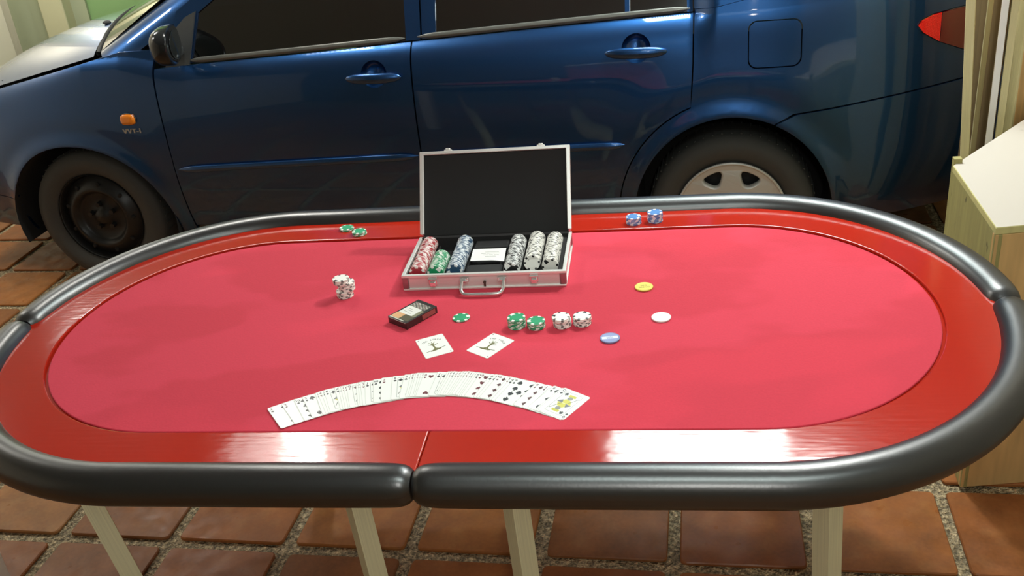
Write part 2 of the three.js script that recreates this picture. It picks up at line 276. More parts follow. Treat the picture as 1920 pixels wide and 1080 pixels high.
/* ------------------------------------------------------------------ cards */
const suitsInk = { S: '#1d1e22', C: '#1d1e22', H: '#6a2a33', D: '#54282c' };
function pip(c, s, x, y, r) {
  c.fillStyle = suitsInk[s]; c.beginPath();
  if (s === 'D') { c.moveTo(x, y - r); c.quadraticCurveTo(x + r * 0.3, y - r * 0.3, x + r * 0.78, y); c.quadraticCurveTo(x + r * 0.3, y + r * 0.3, x, y + r); c.quadraticCurveTo(x - r * 0.3, y + r * 0.3, x - r * 0.78, y); c.quadraticCurveTo(x - r * 0.3, y - r * 0.3, x, y - r); c.fill(); }
  else if (s === 'C') { for (const [a, b] of [[0, -0.45], [-0.5, 0.15], [0.5, 0.15]]) { c.beginPath(); c.arc(x + a * r, y + b * r, r * 0.46, 0, 7); c.fill(); } c.beginPath(); c.moveTo(x, y - 0.1 * r); c.lineTo(x + r * 0.34, y + r); c.lineTo(x - r * 0.34, y + r); c.fill(); }
  else { const f = s === 'H' ? 1 : -1; c.moveTo(x, y + f * r); c.bezierCurveTo(x - r * 1.3, y - f * r * 0.05, x - r * 0.75, y - f * r * 1.2, x, y - f * r * 0.4); c.bezierCurveTo(x + r * 0.75, y - f * r * 1.2, x + r * 1.3, y - f * r * 0.05, x, y + f * r); c.fill(); if (s === 'S') { c.beginPath(); c.moveTo(x, y + 0.1 * r); c.lineTo(x + r * 0.3, y + r * 1.1); c.lineTo(x - r * 0.3, y + r * 1.1); c.fill(); } }
}
const CW = 204, CHT = 285;
const layout = { 1: [[1, 3]], 2: [[1, 0], [1, 6]], 3: [[1, 0], [1, 3], [1, 6]], 4: [[0, 0], [2, 0], [0, 6], [2, 6]], 5: [[0, 0], [2, 0], [1, 3], [0, 6], [2, 6]], 6: [[0, 0], [2, 0], [0, 3], [2, 3], [0, 6], [2, 6]], 7: [[0, 0], [2, 0], [0, 3], [2, 3], [0, 6], [2, 6], [1, 1.5]], 8: [[0, 0], [2, 0], [0, 3], [2, 3], [0, 6], [2, 6], [1, 1.5], [1, 4.5]], 9: [[0, 0], [2, 0], [0, 2], [2, 2], [1, 3], [0, 4], [2, 4], [0, 6], [2, 6]], 10: [[0, 0], [2, 0], [0, 2], [2, 2], [1, 1], [1, 5], [0, 4], [2, 4], [0, 6], [2, 6]] };
function face(c, x0, y0, code) {
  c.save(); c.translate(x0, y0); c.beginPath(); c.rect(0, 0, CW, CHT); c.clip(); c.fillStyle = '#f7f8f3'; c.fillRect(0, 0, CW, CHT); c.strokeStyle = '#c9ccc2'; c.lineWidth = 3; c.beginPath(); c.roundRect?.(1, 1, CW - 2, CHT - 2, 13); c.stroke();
  if (code === 'joker' || code === 'joker2') {
    c.save(); c.translate(CW / 2, 150); const w = 'THE JOKER'; for (let i = 0; i < w.length; i++) { const a = (i - 4) * 0.17; c.save(); c.rotate(a); txt(c, w[i], 0, -100, 22, '#4a4c44', 'bold', 'serif'); c.restore(); } c.restore();
    c.strokeStyle = '#4c4a2c'; c.lineCap = 'round';
    c.lineWidth = 5; c.beginPath(); c.moveTo(30, 206); c.lineTo(172, 178); c.stroke();                       // staff
    c.lineWidth = 12; c.strokeStyle = '#6f6d3a'; c.beginPath(); c.moveTo(96, 128); c.lineTo(100, 176); c.lineTo(78, 204); c.moveTo(100, 176); c.lineTo(128, 196); c.stroke();
    c.lineWidth = 6; c.strokeStyle = '#5a5830'; c.beginPath(); c.moveTo(97, 136); c.lineTo(66, 112); c.moveTo(97, 136); c.lineTo(132, 118); c.stroke();
    c.fillStyle = '#77754c'; c.beginPath(); c.arc(97, 112, 13, 0, 7); c.fill(); c.strokeStyle = '#8f9070'; c.lineWidth = 5; c.beginPath(); c.moveTo(88, 103); c.lineTo(76, 86); c.moveTo(97, 100); c.lineTo(97, 82); c.moveTo(106, 103); c.lineTo(119, 88); c.stroke();
    c.fillStyle = '#65622f'; c.beginPath(); c.ellipse(100, 198, 44, 9, -0.2, 0, 7); c.fill();
    c.fillStyle = '#555'; c.fillRect(14, 18, 8, 8); c.fillRect(CW - 22, CHT - 26, 8, 8); c.restore(); return;
  }
  const s = code.slice(-1), v = code.slice(0, -1);
  for (const up of [0, 1]) {
    c.save(); if (up) { c.translate(CW, CHT); c.rotate(Math.PI); }
    txt(c, v, 20, 27, 30, suitsInk[s], 'bold', 'sans-serif'); pip(c, s, 20, 58, 11); c.restore();
  }
  if (layout[v] || v === 'A') {
    const L = v === 'A' ? layout[1] : layout[v];
    for (const [a, b] of L) { const x = 58 + a * 44, y = 44 + b * 33; c.save(); c.translate(x, y); if (b > 3) c.rotate(Math.PI); pip(c, s, 0, 0, v === 'A' ? 36 : 22); c.restore(); }
  } else {
    c.strokeStyle = '#777a72'; c.lineWidth = 2; c.strokeRect(38, 28, CW - 76, CHT - 56);
    for (const up of [0, 1]) { c.save(); if (up) { c.translate(CW, CHT); c.rotate(Math.PI); } pip(c, s, 58, 52, 16);
      c.fillStyle = '#c9c43e'; c.fillRect(82, 46, 52, 24); c.fillStyle = '#8f9089'; c.beginPath(); c.arc(106, 84, 18, 0, 7); c.fill();
      c.fillStyle = '#d6cf4d'; c.beginPath(); c.moveTo(60, 140); c.lineTo(88, 98); c.lineTo(128, 104); c.lineTo(150, 142); c.fill();
      c.fillStyle = '#6d7078'; c.beginPath(); c.moveTo(44, 142); c.lineTo(74, 108); c.lineTo(88, 142); c.fill(); c.strokeStyle = '#55564f'; c.lineWidth = 4; c.beginPath(); c.moveTo(120, 142); c.lineTo(158, 60); c.stroke(); c.restore(); }
  }
  c.restore();
}
// order of the fan from left to right: what the photograph lets one read, the rest filled up from the deck
const order = []; for (const su of 'SHDC') for (const v of ['A', '2', '3', '4', '5', '6', '7', '8', '9', '10', 'J', 'Q', 'K']) order.push(v + su);
for (let i = order.length - 1; i > 0; i--) { const j = Math.floor(rnd() * (i + 1)); [order[i], order[j]] = [order[j], order[i]]; }
const atlasCodes = [...order, 'joker', 'joker2'];
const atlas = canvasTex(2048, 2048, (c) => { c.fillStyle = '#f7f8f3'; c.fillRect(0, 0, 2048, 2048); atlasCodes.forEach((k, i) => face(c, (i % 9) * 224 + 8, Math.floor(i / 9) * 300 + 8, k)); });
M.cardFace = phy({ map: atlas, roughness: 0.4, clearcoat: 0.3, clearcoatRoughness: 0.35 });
const cw = 0.063, ch = 0.088, ct = 0.00022;
const cardShape = (() => { const s = new THREE.Shape(), w = cw / 2, h = ch / 2, r = 0.0042; s.moveTo(-w + r, -h); s.lineTo(w - r, -h); s.absarc(w - r, -h + r, r, -Math.PI / 2, 0); s.lineTo(w, h - r); s.absarc(w - r, h - r, r, 0, Math.PI / 2); s.lineTo(-w + r, h); s.absarc(-w + r, h - r, r, Math.PI / 2, Math.PI); s.lineTo(-w, -h + r); s.absarc(-w + r, -h + r, r, Math.PI, 1.5 * Math.PI); return s; })();
const cardBase = new THREE.ExtrudeGeometry(cardShape, { depth: ct, bevelEnabled: false, curveSegments: 5 }).rotateX(-Math.PI / 2);
function cardGeo(i) {
  const g = cardBase.clone(), p = g.attributes.position, uv = g.attributes.uv, x0 = (i % 9) * 224 + 8, y0 = Math.floor(i / 9) * 300 + 8;
  for (let k = 0; k < p.count; k++) uv.setXY(k, (x0 + (p.getX(k) / cw + 0.5) * CW) / 2048, 1 - (y0 + (p.getZ(k) / ch + 0.5) * CHT) / 2048);
  return g;
}
const suitWord = { S: 'spades', C: 'clubs', H: 'hearts', D: 'diamonds' }, valWord = { A: 'ace', J: 'jack', Q: 'queen', K: 'king', 2: 'two', 3: 'three', 4: 'four', 5: 'five', 6: 'six', 7: 'seven', 8: 'eight', 9: 'nine', 10: 'ten' };
const ORD = 'leftmost second third fourth fifth sixth seventh eighth ninth tenth eleventh twelfth thirteenth fourteenth fifteenth sixteenth seventeenth eighteenth nineteenth twentieth'.split(' ');
const ordinal = (i) => (i < 20 ? ORD[i] : i < 29 ? 'twenty-' + ['first', ...ORD.slice(1)][i - 20] : i === 29 ? 'thirtieth' : i < 39 ? 'thirty-' + ['first', ...ORD.slice(1)][i - 30] : 'fortieth');
{
  const key = [[-0.297, 0.368, 39], [-0.205, 0.318, 27], [-0.114, 0.286, 15], [-0.02, 0.27, 1], [0.068, 0.2745, -12], [0.158, 0.303, -23], [0.246, 0.343, -32]];
  const curve = new THREE.CatmullRomCurve3(key.map((k) => new THREE.Vector3(...[k[0], k[1], k[2] / 100])), false, 'centripetal');
  // wider gaps where the photograph shows more of a card's face
  const gap = order.map(() => rr(0.42, 0.72)); const wide = { 0: 2.5, 1: 2.1, 2: 1.5, 3: 2.2, 7: 2.0, 12: 1.8, 16: 1.6, 17: 1.6, 18: 2.3, 19: 2.2, 20: 1.4, 26: 2.9, 27: 1.9, 40: 2.0, 43: 2.0, 46: 3.7, 47: 1.7, 48: 1.1, 49: 1.4 };
  for (const k in wide) gap[k] = wide[k];
  // which card lies where: swap the readable ones into their places
  const put = (i, c) => { const j = order.indexOf(c); if (j >= 0 && i < order.length) { [order[i], order[j]] = [order[j], order[i]]; } };
  put(0, '2C'); put(1, '3D'); put(2, '10C'); put(3, '5S'); put(7, 'KS'); put(12, 'QD'); put(16, 'JS'); put(17, '10S'); put(18, '3H'); put(19, 'KC'); put(26, '4H'); put(27, 'JC'); put(40, '10H'); put(43, '10D'); put(46, '9S'); put(47, '9D'); put(order.length - 1, 'QS');
  const total = gap.slice(0, -1).reduce((a, b) => a + b, 0); let acc = 0, shift = 0;
  const n = order.length;
  const SEEN = { 0: 'a club', 1: 'diamonds', 2: 'clubs', 3: 'a black pip', 7: 'a yellow court figure', 12: 'a court figure', 16: 'a grey court figure', 17: 'a column of spades', 18: 'hearts', 19: 'a club court figure', 26: 'a heart', 27: 'a court figure', 40: 'a row of hearts', 43: 'a row of diamonds', 46: 'many spades', 47: 'diamonds', [n - 1]: 'the queen of spades' };
  order.forEach((c, i) => {
    const p = curve.getPointAt(clamp(acc / total)); acc += gap[i]; if (i % 4 === 1) shift = rr(-0.0028, 0.0028);
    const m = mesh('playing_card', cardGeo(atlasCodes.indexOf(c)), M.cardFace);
    m.rotation.order = 'YXZ'; m.rotation.set(0, THREE.MathUtils.degToRad(p.z * 100 + rr(-1.6, 1.6)), -0.036);
    m.position.set(p.x, FELT + 0.0013, p.y + (i && i < n - 1 ? shift + rr(-0.0008, 0.0008) : 0));
    const seen = SEEN[i], kindWord = seen ? `playing card showing ${seen}` : 'narrow strip of a playing card';
    const where = i === 0 ? 'at the left end of the fan' : i === n - 1 ? 'wholly uncovered at the right end of the fan' : i < n / 2 ? `${ordinal(i)} from the left end of the fan` : `${i === n - 2 ? 'second' : ordinal(n - 1 - i)} from the right end of the fan`;
    tag(m, `${kindWord}, ${where}`, 'playing card', 'fanned deck of cards');
  });
  for (const [k, x, z, turn, lab] of [['joker', -0.0534, 0.116, 27.5, 'white joker card left of the fold, tilted towards the card box'], ['joker2', 0.0704, 0.1185, -34, 'white joker card right of the fold, in front of the green stacks']]) {
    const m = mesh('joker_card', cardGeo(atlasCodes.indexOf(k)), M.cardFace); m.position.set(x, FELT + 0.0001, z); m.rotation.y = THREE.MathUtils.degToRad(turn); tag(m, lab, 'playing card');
  }
}
/* card box */
{
  const t = thing('card_box', 'black card box with a picture print, left of the single green chip', 'card box', [-0.128, FELT, -0.0135], 0.85 - Math.PI / 2 + Math.PI / 2);
  t.rotation.y = -0.62;
  const w = 0.063, d = 0.095, h = 0.0172;
  mesh('carton', rbox(w, h, d, 0.0009, 0, h / 2, 0, 1), phy({ color: lin(0.02, 0.018, 0.016), roughness: 0.3, clearcoat: 0.6, clearcoatRoughness: 0.15 }), t);
  const g = new THREE.PlaneGeometry(w - 0.002, d - 0.002).rotateX(-Math.PI / 2).translate(0, h + 0.00015, 0);
  mesh('printed_front', g, phy({ roughness: 0.35, clearcoat: 0.6, clearcoatRoughness: 0.15, map: canvasTex(256, 384, (c) => {
    c.fillStyle = '#1e1b16'; c.fillRect(0, 0, 256, 384); c.fillStyle = '#6d6a60'; c.fillRect(18, 40, 214, 88);
    for (let k = 0; k < 5; k++) for (let i = 0; i < 9; i++) { c.fillStyle = ['#bdb7ac', '#8a6f6a', '#d8d4c8', '#4b4a44'][(k * 3 + i * 5) % 4]; c.fillRect(22 + i * 23, 44 + k * 16, 14 + (i * 7) % 8, 11); }
    c.fillStyle = '#efeee6'; c.fillRect(20, 128, 178, 150); c.fillStyle = '#9a9b92'; c.fillRect(60, 168, 50, 6); c.fillRect(70, 196, 70, 6); c.fillRect(52, 226, 40, 6); c.fillRect(110, 236, 46, 6);
    c.fillStyle = '#e2ae7c'; c.fillRect(12, 272, 110, 92); c.fillStyle = '#5b563e'; c.fillRect(122, 268, 120, 92); c.fillStyle = '#8a8a70'; c.fillRect(198, 140, 44, 130); c.fillStyle = '#d9dccd'; c.fillRect(8, 366, 200, 12);
  }) }), t);
  mesh('tuck_flap', rbox(w - 0.006, 0.0008, 0.0008, 0.0003, 0, h * 0.9, d / 2 + 0.0003, 1), std({ color: lin(0.7, 0.68, 0.6), roughness: 0.5 }), t);
  mesh('side_print', box(0.0003, h * 0.7, d * 0.42, w / 2 + 0.0001, h * 0.5, -d * 0.22), std({ color: lin(0.3, 0.09, 0.08), roughness: 0.4 }), t);
}

/* ------------------------------------------------------------------ chip case */
const CASE = { x: 0.016, z: -0.262, turn: 0.005, w: 0.395, d: 0.228, h: 0.04 };
const caseT = thing('chip_case', 'open aluminium poker chip case with black lining, lid raised towards the car', 'case', [CASE.x, FELT, CASE.z], CASE.turn);
{
  const { w, d, h } = CASE, t = 0.006;
  mesh('lower_shell', merge([box(w - 0.006, h - 0.004, 0.004, 0, h / 2, d / 2 - 0.005), box(w - 0.006, h - 0.004, 0.004, 0, h / 2, -d / 2 + 0.005), box(0.004, h - 0.004, d - 0.014, w / 2 - 0.005, h / 2, 0), box(0.004, h - 0.004, d - 0.014, -w / 2 + 0.005, h / 2, 0), box(w - 0.01, 0.003, d - 0.01, 0, 0.0035, 0)]), M.aluPanel, caseT);
  const frame = (y, hh, o, back) => merge([rbox(w + o, hh, 0.009, 0.0015, 0, y, d / 2 - 0.0035), ...(back ? [rbox(w + o, hh, 0.009, 0.0015, 0, y, -d / 2 + 0.0035)] : []), rbox(0.009, hh, d - 0.01, 0.0015, w / 2 - 0.0035, y, 0), rbox(0.009, hh, d - 0.01, 0.0015, -w / 2 + 0.0035, y, 0)]);
  mesh('rim', frame(h - 0.002, 0.007, 0.002, false), M.alu, caseT);
  mesh('base_edge', frame(0.003, 0.005, 0, true), M.alu, caseT);
  for (const sx of [-1, 1]) for (const sz of [-1, 1]) mesh('corner_guard', rbox(0.016, h - 0.006, 0.016, 0.004, sx * (w / 2 - 0.0075), h / 2, sz * (d / 2 - 0.0075)), std({ color: lin(0.35, 0.34, 0.33), metalness: 0.9, roughness: 0.3 }), caseT);
  // black moulded tray: floor plus a ridge between neighbouring channels
  const cols = CASE.cols = [-0.1655, -0.1195, -0.0735, 0.0655, 0.1115, 0.157];
  const ridges = [-0.1425, -0.0965, -0.05, 0.0425, 0.0885, 0.134].map((x) => rbox(0.005, 0.018, d - 0.04, 0.002, x, 0.014, 0));
  mesh('tray', merge([box(w - 0.014, 0.006, d - 0.014, 0, 0.008, 0), box(w - 0.014, 0.03, 0.012, 0, 0.02, d / 2 - 0.013), box(w - 0.014, 0.036, 0.014, 0, 0.0235, -d / 2 + 0.009), box(0.012, 0.026, d - 0.03, -w / 2 + 0.012, 0.02, 0), box(0.014, 0.026, d - 0.03, w / 2 - 0.013, 0.02, 0), ...ridges]), M.blackFoam, caseT);
  mesh('dice_well', rbox(0.086, 0.02, 0.05, 0.006, -0.004, 0.02, 0.066), M.velvet, caseT); mesh('dice_well', rbox(0.086, 0.022, 0.05, 0.004, -0.004, 0.02, -0.078), M.velvet, caseT);
  // latches, lock and carrying handle on the front
  for (const x of [-0.122, 0.122]) {
    const l = grp('latch', caseT); l.position.set(x, 0, d / 2 + 0.001);
    mesh('latch_plate', rbox(0.02, 0.022, 0.003, 0.001, 0, 0.026, 0), M.chrome, l);
    mesh('latch_lever', merge([rbox(0.014, 0.012, 0.006, 0.002, 0, 0.019, 0.004), new THREE.CylinderGeometry(0.003, 0.003, 0.02, 12).rotateZ(Math.PI / 2).translate(0, 0.031, 0.003)]), M.chrome, l);
  }
  mesh('lock', merge([new THREE.CylinderGeometry(0.0035, 0.0035, 0.003, 16).rotateX(Math.PI / 2).translate(0.003, 0.018, d / 2 + 0.001), rbox(0.005, 0.01, 0.002, 0.0008, 0.003, 0.012, d / 2 + 0.001)]), std({ color: lin(0.12, 0.1, 0.08), metalness: 0.8, roughness: 0.4 }), caseT);
  const hd = grp('handle', caseT); hd.position.set(0.0, 0.026, d / 2 + 0.002);
  for (const x of [-0.048, 0.048]) mesh('bracket', merge([rbox(0.022, 0.012, 0.005, 0.002, x * 0.94, 0, 0.0005), new THREE.CylinderGeometry(0.0042, 0.0042, 0.014, 14).rotateZ(Math.PI / 2).translate(x, 0, 0.005)]), M.chrome, hd);
  mesh('grip', tube([[-0.05, 0, 0.005], [-0.0505, -0.006, 0.014], [-0.05, -0.014, 0.027], [-0.044, -0.0185, 0.036], [-0.03, -0.0195, 0.039], [0, -0.0195, 0.0395], [0.03, -0.0195, 0.039], [0.044, -0.0185, 0.036], [0.05, -0.014, 0.027], [0.0505, -0.006, 0.014], [0.05, 0, 0.005]], 0.0042, 60, 10), M.chrome, hd);
  // lid, hinged at the back rim and leaning back
  const lid = grp('lid', caseT); lid.position.set(0, h + 0.002, -d / 2 + 0.001); lid.rotation.x = -THREE.MathUtils.degToRad(33);   // local y runs up the lid, z is its inner face
  const lh = 0.222, ld = 0.024;
  mesh('lid_shell', merge([box(w - 0.008, lh - 0.006, 0.003, 0, lh / 2, -ld + 0.002), box(0.003, lh - 0.006, ld, -w / 2 + 0.005, lh / 2, -ld / 2), box(0.003, lh - 0.006, ld, w / 2 - 0.005, lh / 2, -ld / 2), box(w - 0.01, 0.003, ld, 0, lh - 0.004, -ld / 2)]), M.aluPanel, lid);
  mesh('lid_rim', merge([rbox(w, 0.0085, 0.009, 0.0015, 0, lh - 0.004, 0), rbox(0.0105, lh - 0.008, 0.009, 0.0015, w / 2 - 0.0053, lh / 2, 0), rbox(0.0105, lh - 0.008, 0.009, 0.0015, -w / 2 + 0.0053, lh / 2, 0)]), M.alu, lid);
  mesh('lid_lining', rbox(w - 0.018, lh - 0.008, 0.006, 0.002, 0, lh / 2 - 0.004, -0.008), M.velvet, lid);
  for (const x of [-0.122, 0.122]) mesh('catch', merge([rbox(0.02, 0.005, 0.012, 0.001, x, lh + 0.002, -0.004), rbox(0.012, 0.006, 0.008, 0.002, x, lh + 0.005, -0.001)]), M.alu, lid);
  for (const x of [-0.13, 0.13]) mesh('hinge', new THREE.CylinderGeometry(0.003, 0.003, 0.04, 12).rotateZ(Math.PI / 2).translate(x, h - 0.008, -d / 2 - 0.004), M.chrome, caseT);
  // what lies in the case: rows of chips standing on edge, and a printed card
  const ca = Math.cos(CASE.turn), sa = Math.sin(CASE.turn), W = (x, y, z) => [CASE.x + x * ca + z * sa, FELT + y, CASE.z - x * sa + z * ca];
  const row = (kind, x, zf, n, words, tilt, lieFront) => {
    for (let k = 0; k < n; k++) {
      const end = k === 0, m = mesh('poker_chip', chipGeo, chipMat[kind]); m.rotation.order = 'YXZ';
      const lean = end && lieFront ? lieFront : tilt;
      m.rotation.set(Math.PI / 2 - lean, CASE.turn + rr(-0.01, 0.01), 0); m.rotateY(rnd() * 7);
      const z = zf - k * (CH + 0.00012) - (end ? 0 : 0.0006), y = 0.0325 + rr(-0.0006, 0.0006);
      m.position.set(...W(x + rr(-0.0007, 0.0007), y, z - CH));
      if (kind === 'red' && k > n - 14) m.position.y += 0.0022;
      tag(m, end ? `${words[0]} chip ending the ${words[1]} at its front` : `${words[0]} chip standing in the ${words[1]}`, 'poker chip', end ? undefined : `chips in the ${words[1]}`);
    }
  };
  row('red', cols[0], 0.09, 50, ['red', 'red row at the left end of the case'], 0.0);
  row('green', cols[1], 0.09, 27, ['green', 'short green row in the case'], 0.0);
  row('navy', cols[2], 0.084, 50, ['dark blue', 'blue row left of the printed card'], 0.0);
  row('black', cols[3], 0.09, 50, ['black', 'black row right of the printed card'], 0.0);
  row('white', cols[4], 0.052, 43, ['white', 'white row with a tilted end chip'], 0.0, 0.5);
  row('white', cols[5], 0.07, 46, ['white', 'white row at the right end of the case'], 0.0);
  const card = thing('printed_card', 'white card with small print lying in the middle of the chip case', 'card', W(-0.003, 0.034, -0.004), CASE.turn);
  card.rotation.x = 0.12;
  const cg = new THREE.BoxGeometry(0.084, 0.0012, 0.054, 12, 1, 6), cp = cg.attributes.position; for (let i = 0; i < cp.count; i++) { const x = cp.getX(i), z = cp.getZ(i); cp.setY(i, cp.getY(i) - 0.004 * smooth(0.01, 0.045, x) * smooth(-0.02, 0.03, z)); } cg.computeVertexNormals();
  mesh('card_sheet', cg, std({ color: lin(0.85, 0.84, 0.82), roughness: 0.5 }), card);
  const pg = new THREE.PlaneGeometry(0.07, 0.036, 8, 4).rotateX(-Math.PI / 2), pp = pg.attributes.position; for (let i = 0; i < pp.count; i++) { const x = pp.getX(i), z = pp.getZ(i); pp.setY(i, 0.00075 - 0.004 * smooth(0.01, 0.045, x) * smooth(-0.02, 0.03, z)); } pg.computeVertexNormals();
  mesh('small_print', pg, std({ roughness: 0.5, map: canvasTex(256, 128, (c) => { c.fillStyle = '#eeece8'; c.fillRect(0, 0, 256, 128); c.fillStyle = '#8d8a86'; for (const [x, y, w2] of [[96, 22, 120], [60, 44, 40], [110, 44, 118], [84, 68, 44], [136, 68, 34], [182, 68, 40], [104, 92, 30], [142, 92, 60]]) for (let q = 0; q < w2; q += 9) c.fillRect(x + q, y, 6, 8); }) }), card);
}

/* ------------------------------------------------------------------ car: local x runs along the side from the front hub to the rear, y up, z out towards the table */
const car = thing('car', 'dark blue people carrier parked along the far side of the table', 'car', [-2.0056, 0, -1.7722], -0.07898);
{
  const flake = dataTex(256, 256, (u, v) => [0.5 + 0.5 * fbm(u * 90, v * 90, 2, 2)], false, [40, 40]);
  const paint = phy({ color: lin(0.013, 0.066, 0.2), metalness: 0.94, roughness: 0.36, clearcoat: 1, clearcoatRoughness: 0.04 });
  const gloss = phy({ color: lin(0.01, 0.011, 0.012), roughness: 0.16 });
  const plastic = std({ color: lin(0.035, 0.038, 0.038), roughness: 0.5 });
  const moulding = std({ color: lin(0.14, 0.14, 0.125), metalness: 0.35, roughness: 0.3 });
  const rubber = std({ color: lin(0.052, 0.052, 0.048), roughness: 0.75 });
  const dark = std({ color: lin(0.008, 0.008, 0.008), roughness: 0.9 });
  const tint = phy({ color: lin(0.035, 0.037, 0.034), transmission: 1, thickness: 0, roughness: 0.03, ior: 2.3 });
  const steel = phy({ color: lin(0.012, 0.012, 0.012), roughness: 0.5, specularIntensity: 0.5, clearcoat: 0.3, clearcoatRoughness: 0.3 });
  const capMat = std({ color: lin(0.58, 0.58, 0.55), metalness: 0.35, roughness: 0.42 });
  const amber = phy({ color: lin(0.75, 0.2, 0.008), roughness: 0.2, clearcoat: 1, clearcoatRoughness: 0.05 });
  const bodyTop = (s) => 0.966 + 0.0473 * (s - 0.638);
  const seam = (s) => 0.965 + 0.21 * s;
  const topOf = (s) => s < 0.3 ? Math.min(seam(s) + 0.01, bodyTop(s) + 0.06) : lerp(Math.min(seam(0.3) + 0.01, bodyTop(0.3) + 0.06), bodyTop(s), smooth(0.3, 0.62, s));
  const AF = [-0.005, 0.31, 0.392, 0.352], AR = [2.712, 0.31, 0.362, 0.397];
  const lean = (s) => 0.34 - 0.13 * smooth(2.3, 2.85, s);
  const dA = (s) => 0.05 * (1 - 0.84 * smooth(2.56, 2.66, s)), dB = (s) => 0.03 * smooth(0.9, 2.3, s) * (1 - 0.58 * smooth(2.56, 2.66, s));
  function zs(s, h) {                                  // how far the side stands out of its reference plane
    const t = topOf(s), q = t - h; let z = 0;
    const da = dA(s), db = dB(s); if (h <= t) z -= da * Math.exp(-q / 0.042) + db * Math.exp(-q / 0.11); else z -= da + db + (h - t) * lean(s);
    if (h < 0.56) z -= 0.085 * Math.pow((0.56 - h) / 0.36, 2);
    z += 0.008 * Math.exp(-Math.pow((h - 0.72) / 0.16, 2));
    if (s < 0.15) z -= 0.16 * Math.pow((0.15 - s) / 0.95, 2.2);
    if (s > 2.75) z -= 0.3 * Math.pow((s - 2.75) / 0.92, 2);
    for (const [cx, cy, rx, ry] of [AF, AR]) { const r = Math.hypot((s - cx) / rx, (h - cy) / ry); if (h > 0.2) z += 0.02 * Math.exp(-Math.pow((r - 1.0) / 0.12, 2)) * smooth(0.1, 0.5, (h - 0.1) * 3) + 0.008 * Math.exp(-Math.pow((r - 1.3) / 0.25, 2)) * smooth(0, 0.4, h - 0.3); }
    return z;
  }
  const zg = (s, h) => { const t = bodyTop(s); let z = -0.004 - dA(s) - dB(s) - (h - t) * lean(s); if (s > 2.75) z -= 0.3 * Math.pow((s - 2.75) / 0.92, 2); return z; };
  // a panel: outline (and holes) in the side view, laid onto the curved side, with its edges turned in
  const fine = (x, y) => { if (coarse) return 0.09; const q = topOf(x) - y; return q < 0.075 && q > -0.02 ? 0.0095 : 0.03; };
  let coarse = false;
  function subdivide(g) {                              // halves every edge that is too long for where it lies, the same way on both of its sides
    const p = g.attributes.position, todo = [], out = [];
    for (let i = 0; i < p.count; i += 3) todo.push([0, 1, 2].map((k) => [p.getX(i + k), p.getY(i + k)]));
    while (todo.length) {
      const t = todo.pop(); let best = 0, e = -1; if (Math.abs((t[1][0] - t[0][0]) * (t[2][1] - t[0][1]) - (t[2][0] - t[0][0]) * (t[1][1] - t[0][1])) < 1e-9) continue;
      for (let k = 0; k < 3; k++) { const a = t[k], b = t[(k + 1) % 3], l = Math.hypot(a[0] - b[0], a[1] - b[1]); if (l > best && l > Math.min(fine((a[0] + b[0]) / 2, (a[1] + b[1]) / 2), fine(...a), fine(...b))) { best = l; e = k; } }
      if (e < 0) { out.push(...t); continue; }
      const a = t[e], b = t[(e + 1) % 3], c = t[(e + 2) % 3], m = [(a[0] + b[0]) / 2, (a[1] + b[1]) / 2]; todo.push([a, m, c], [m, b, c]);
    }
    const q = new THREE.BufferGeometry(); q.setAttribute('position', new THREE.Float32BufferAttribute(out.flatMap((v) => [v[0], v[1], 0]), 3)); q.setAttribute('uv', new THREE.Float32BufferAttribute(out.flat(), 2)); return q;
  }
  function panel(pts, zf, { holes = [], lip = 0.014, off = 0 } = {}) {
    const s = new THREE.Shape(pts.map((p) => new THREE.Vector2(...p))); for (const h of holes) s.holes.push(new THREE.Path(h.map((p) => new THREE.Vector2(...p))));
    const g = subdivide(new THREE.ShapeGeometry(s, 8).toNonIndexed()); const p = g.attributes.position, n = new Float32Array(p.count * 3), e = 0.002, v = new THREE.Vector3();
    const nor = (x, y) => v.set(-(zf(x + e, y) - zf(x - e, y)) / (2 * e), -(zf(x, y + e) - zf(x, y - e)) / (2 * e), 1).normalize();
    for (let i = 0; i < p.count; i++) { const x = p.getX(i), y = p.getY(i); p.setZ(i, zf(x, y) + off); nor(x, y).toArray(n, i * 3); }
    g.setAttribute('normal', new THREE.BufferAttribute(n, 3));
    const list = [g];
    if (lip) for (const ring of [pts, ...holes]) {
      const pos = []; const R = []; for (let i = 0; i < ring.length; i++) { const a = ring[i], b = ring[(i + 1) % ring.length], m = Math.max(1, Math.ceil(Math.hypot(b[0] - a[0], b[1] - a[1]) / 0.04)); for (let k = 0; k < m; k++) R.push([lerp(a[0], b[0], k / m), lerp(a[1], b[1], k / m)]); }
      for (let i = 0; i < R.length; i++) { const a = R[i], b = R[(i + 1) % R.length], za = zf(...a) + off, zb = zf(...b) + off; pos.push(a[0], a[1], za, a[0], a[1], za - lip, b[0], b[1], zb, b[0], b[1], zb, a[0], a[1], za - lip, b[0], b[1], zb - lip); }
      const f = new THREE.BufferGeometry(); f.setAttribute('position', new THREE.Float32BufferAttribute(pos, 3)); f.setAttribute('uv', new THREE.Float32BufferAttribute(new Float32Array(pos.length / 3 * 2), 2)); f.computeVertexNormals(); list.push(f);
    }
    return merge(list);
  }
  const arc = (c, a0, a1, n, k = 1) => Array.from({ length: n + 1 }, (_, i) => { const a = lerp(a0, a1, i / n); return [c[0] + c[2] * k * Math.cos(a), c[1] + c[3] * k * Math.sin(a)]; });
  const line = (f, a, b, n) => Array.from({ length: n + 1 }, (_, i) => { const x = lerp(a, b, i / n); return [x, f(x)]; });
  const circle = (x, y, rx, ry, n = 28) => Array.from({ length: n }, (_, i) => [x + rx * Math.cos(i / n * 2 * Math.PI), y + ry * Math.sin(i / n * 2 * Math.PI)]);
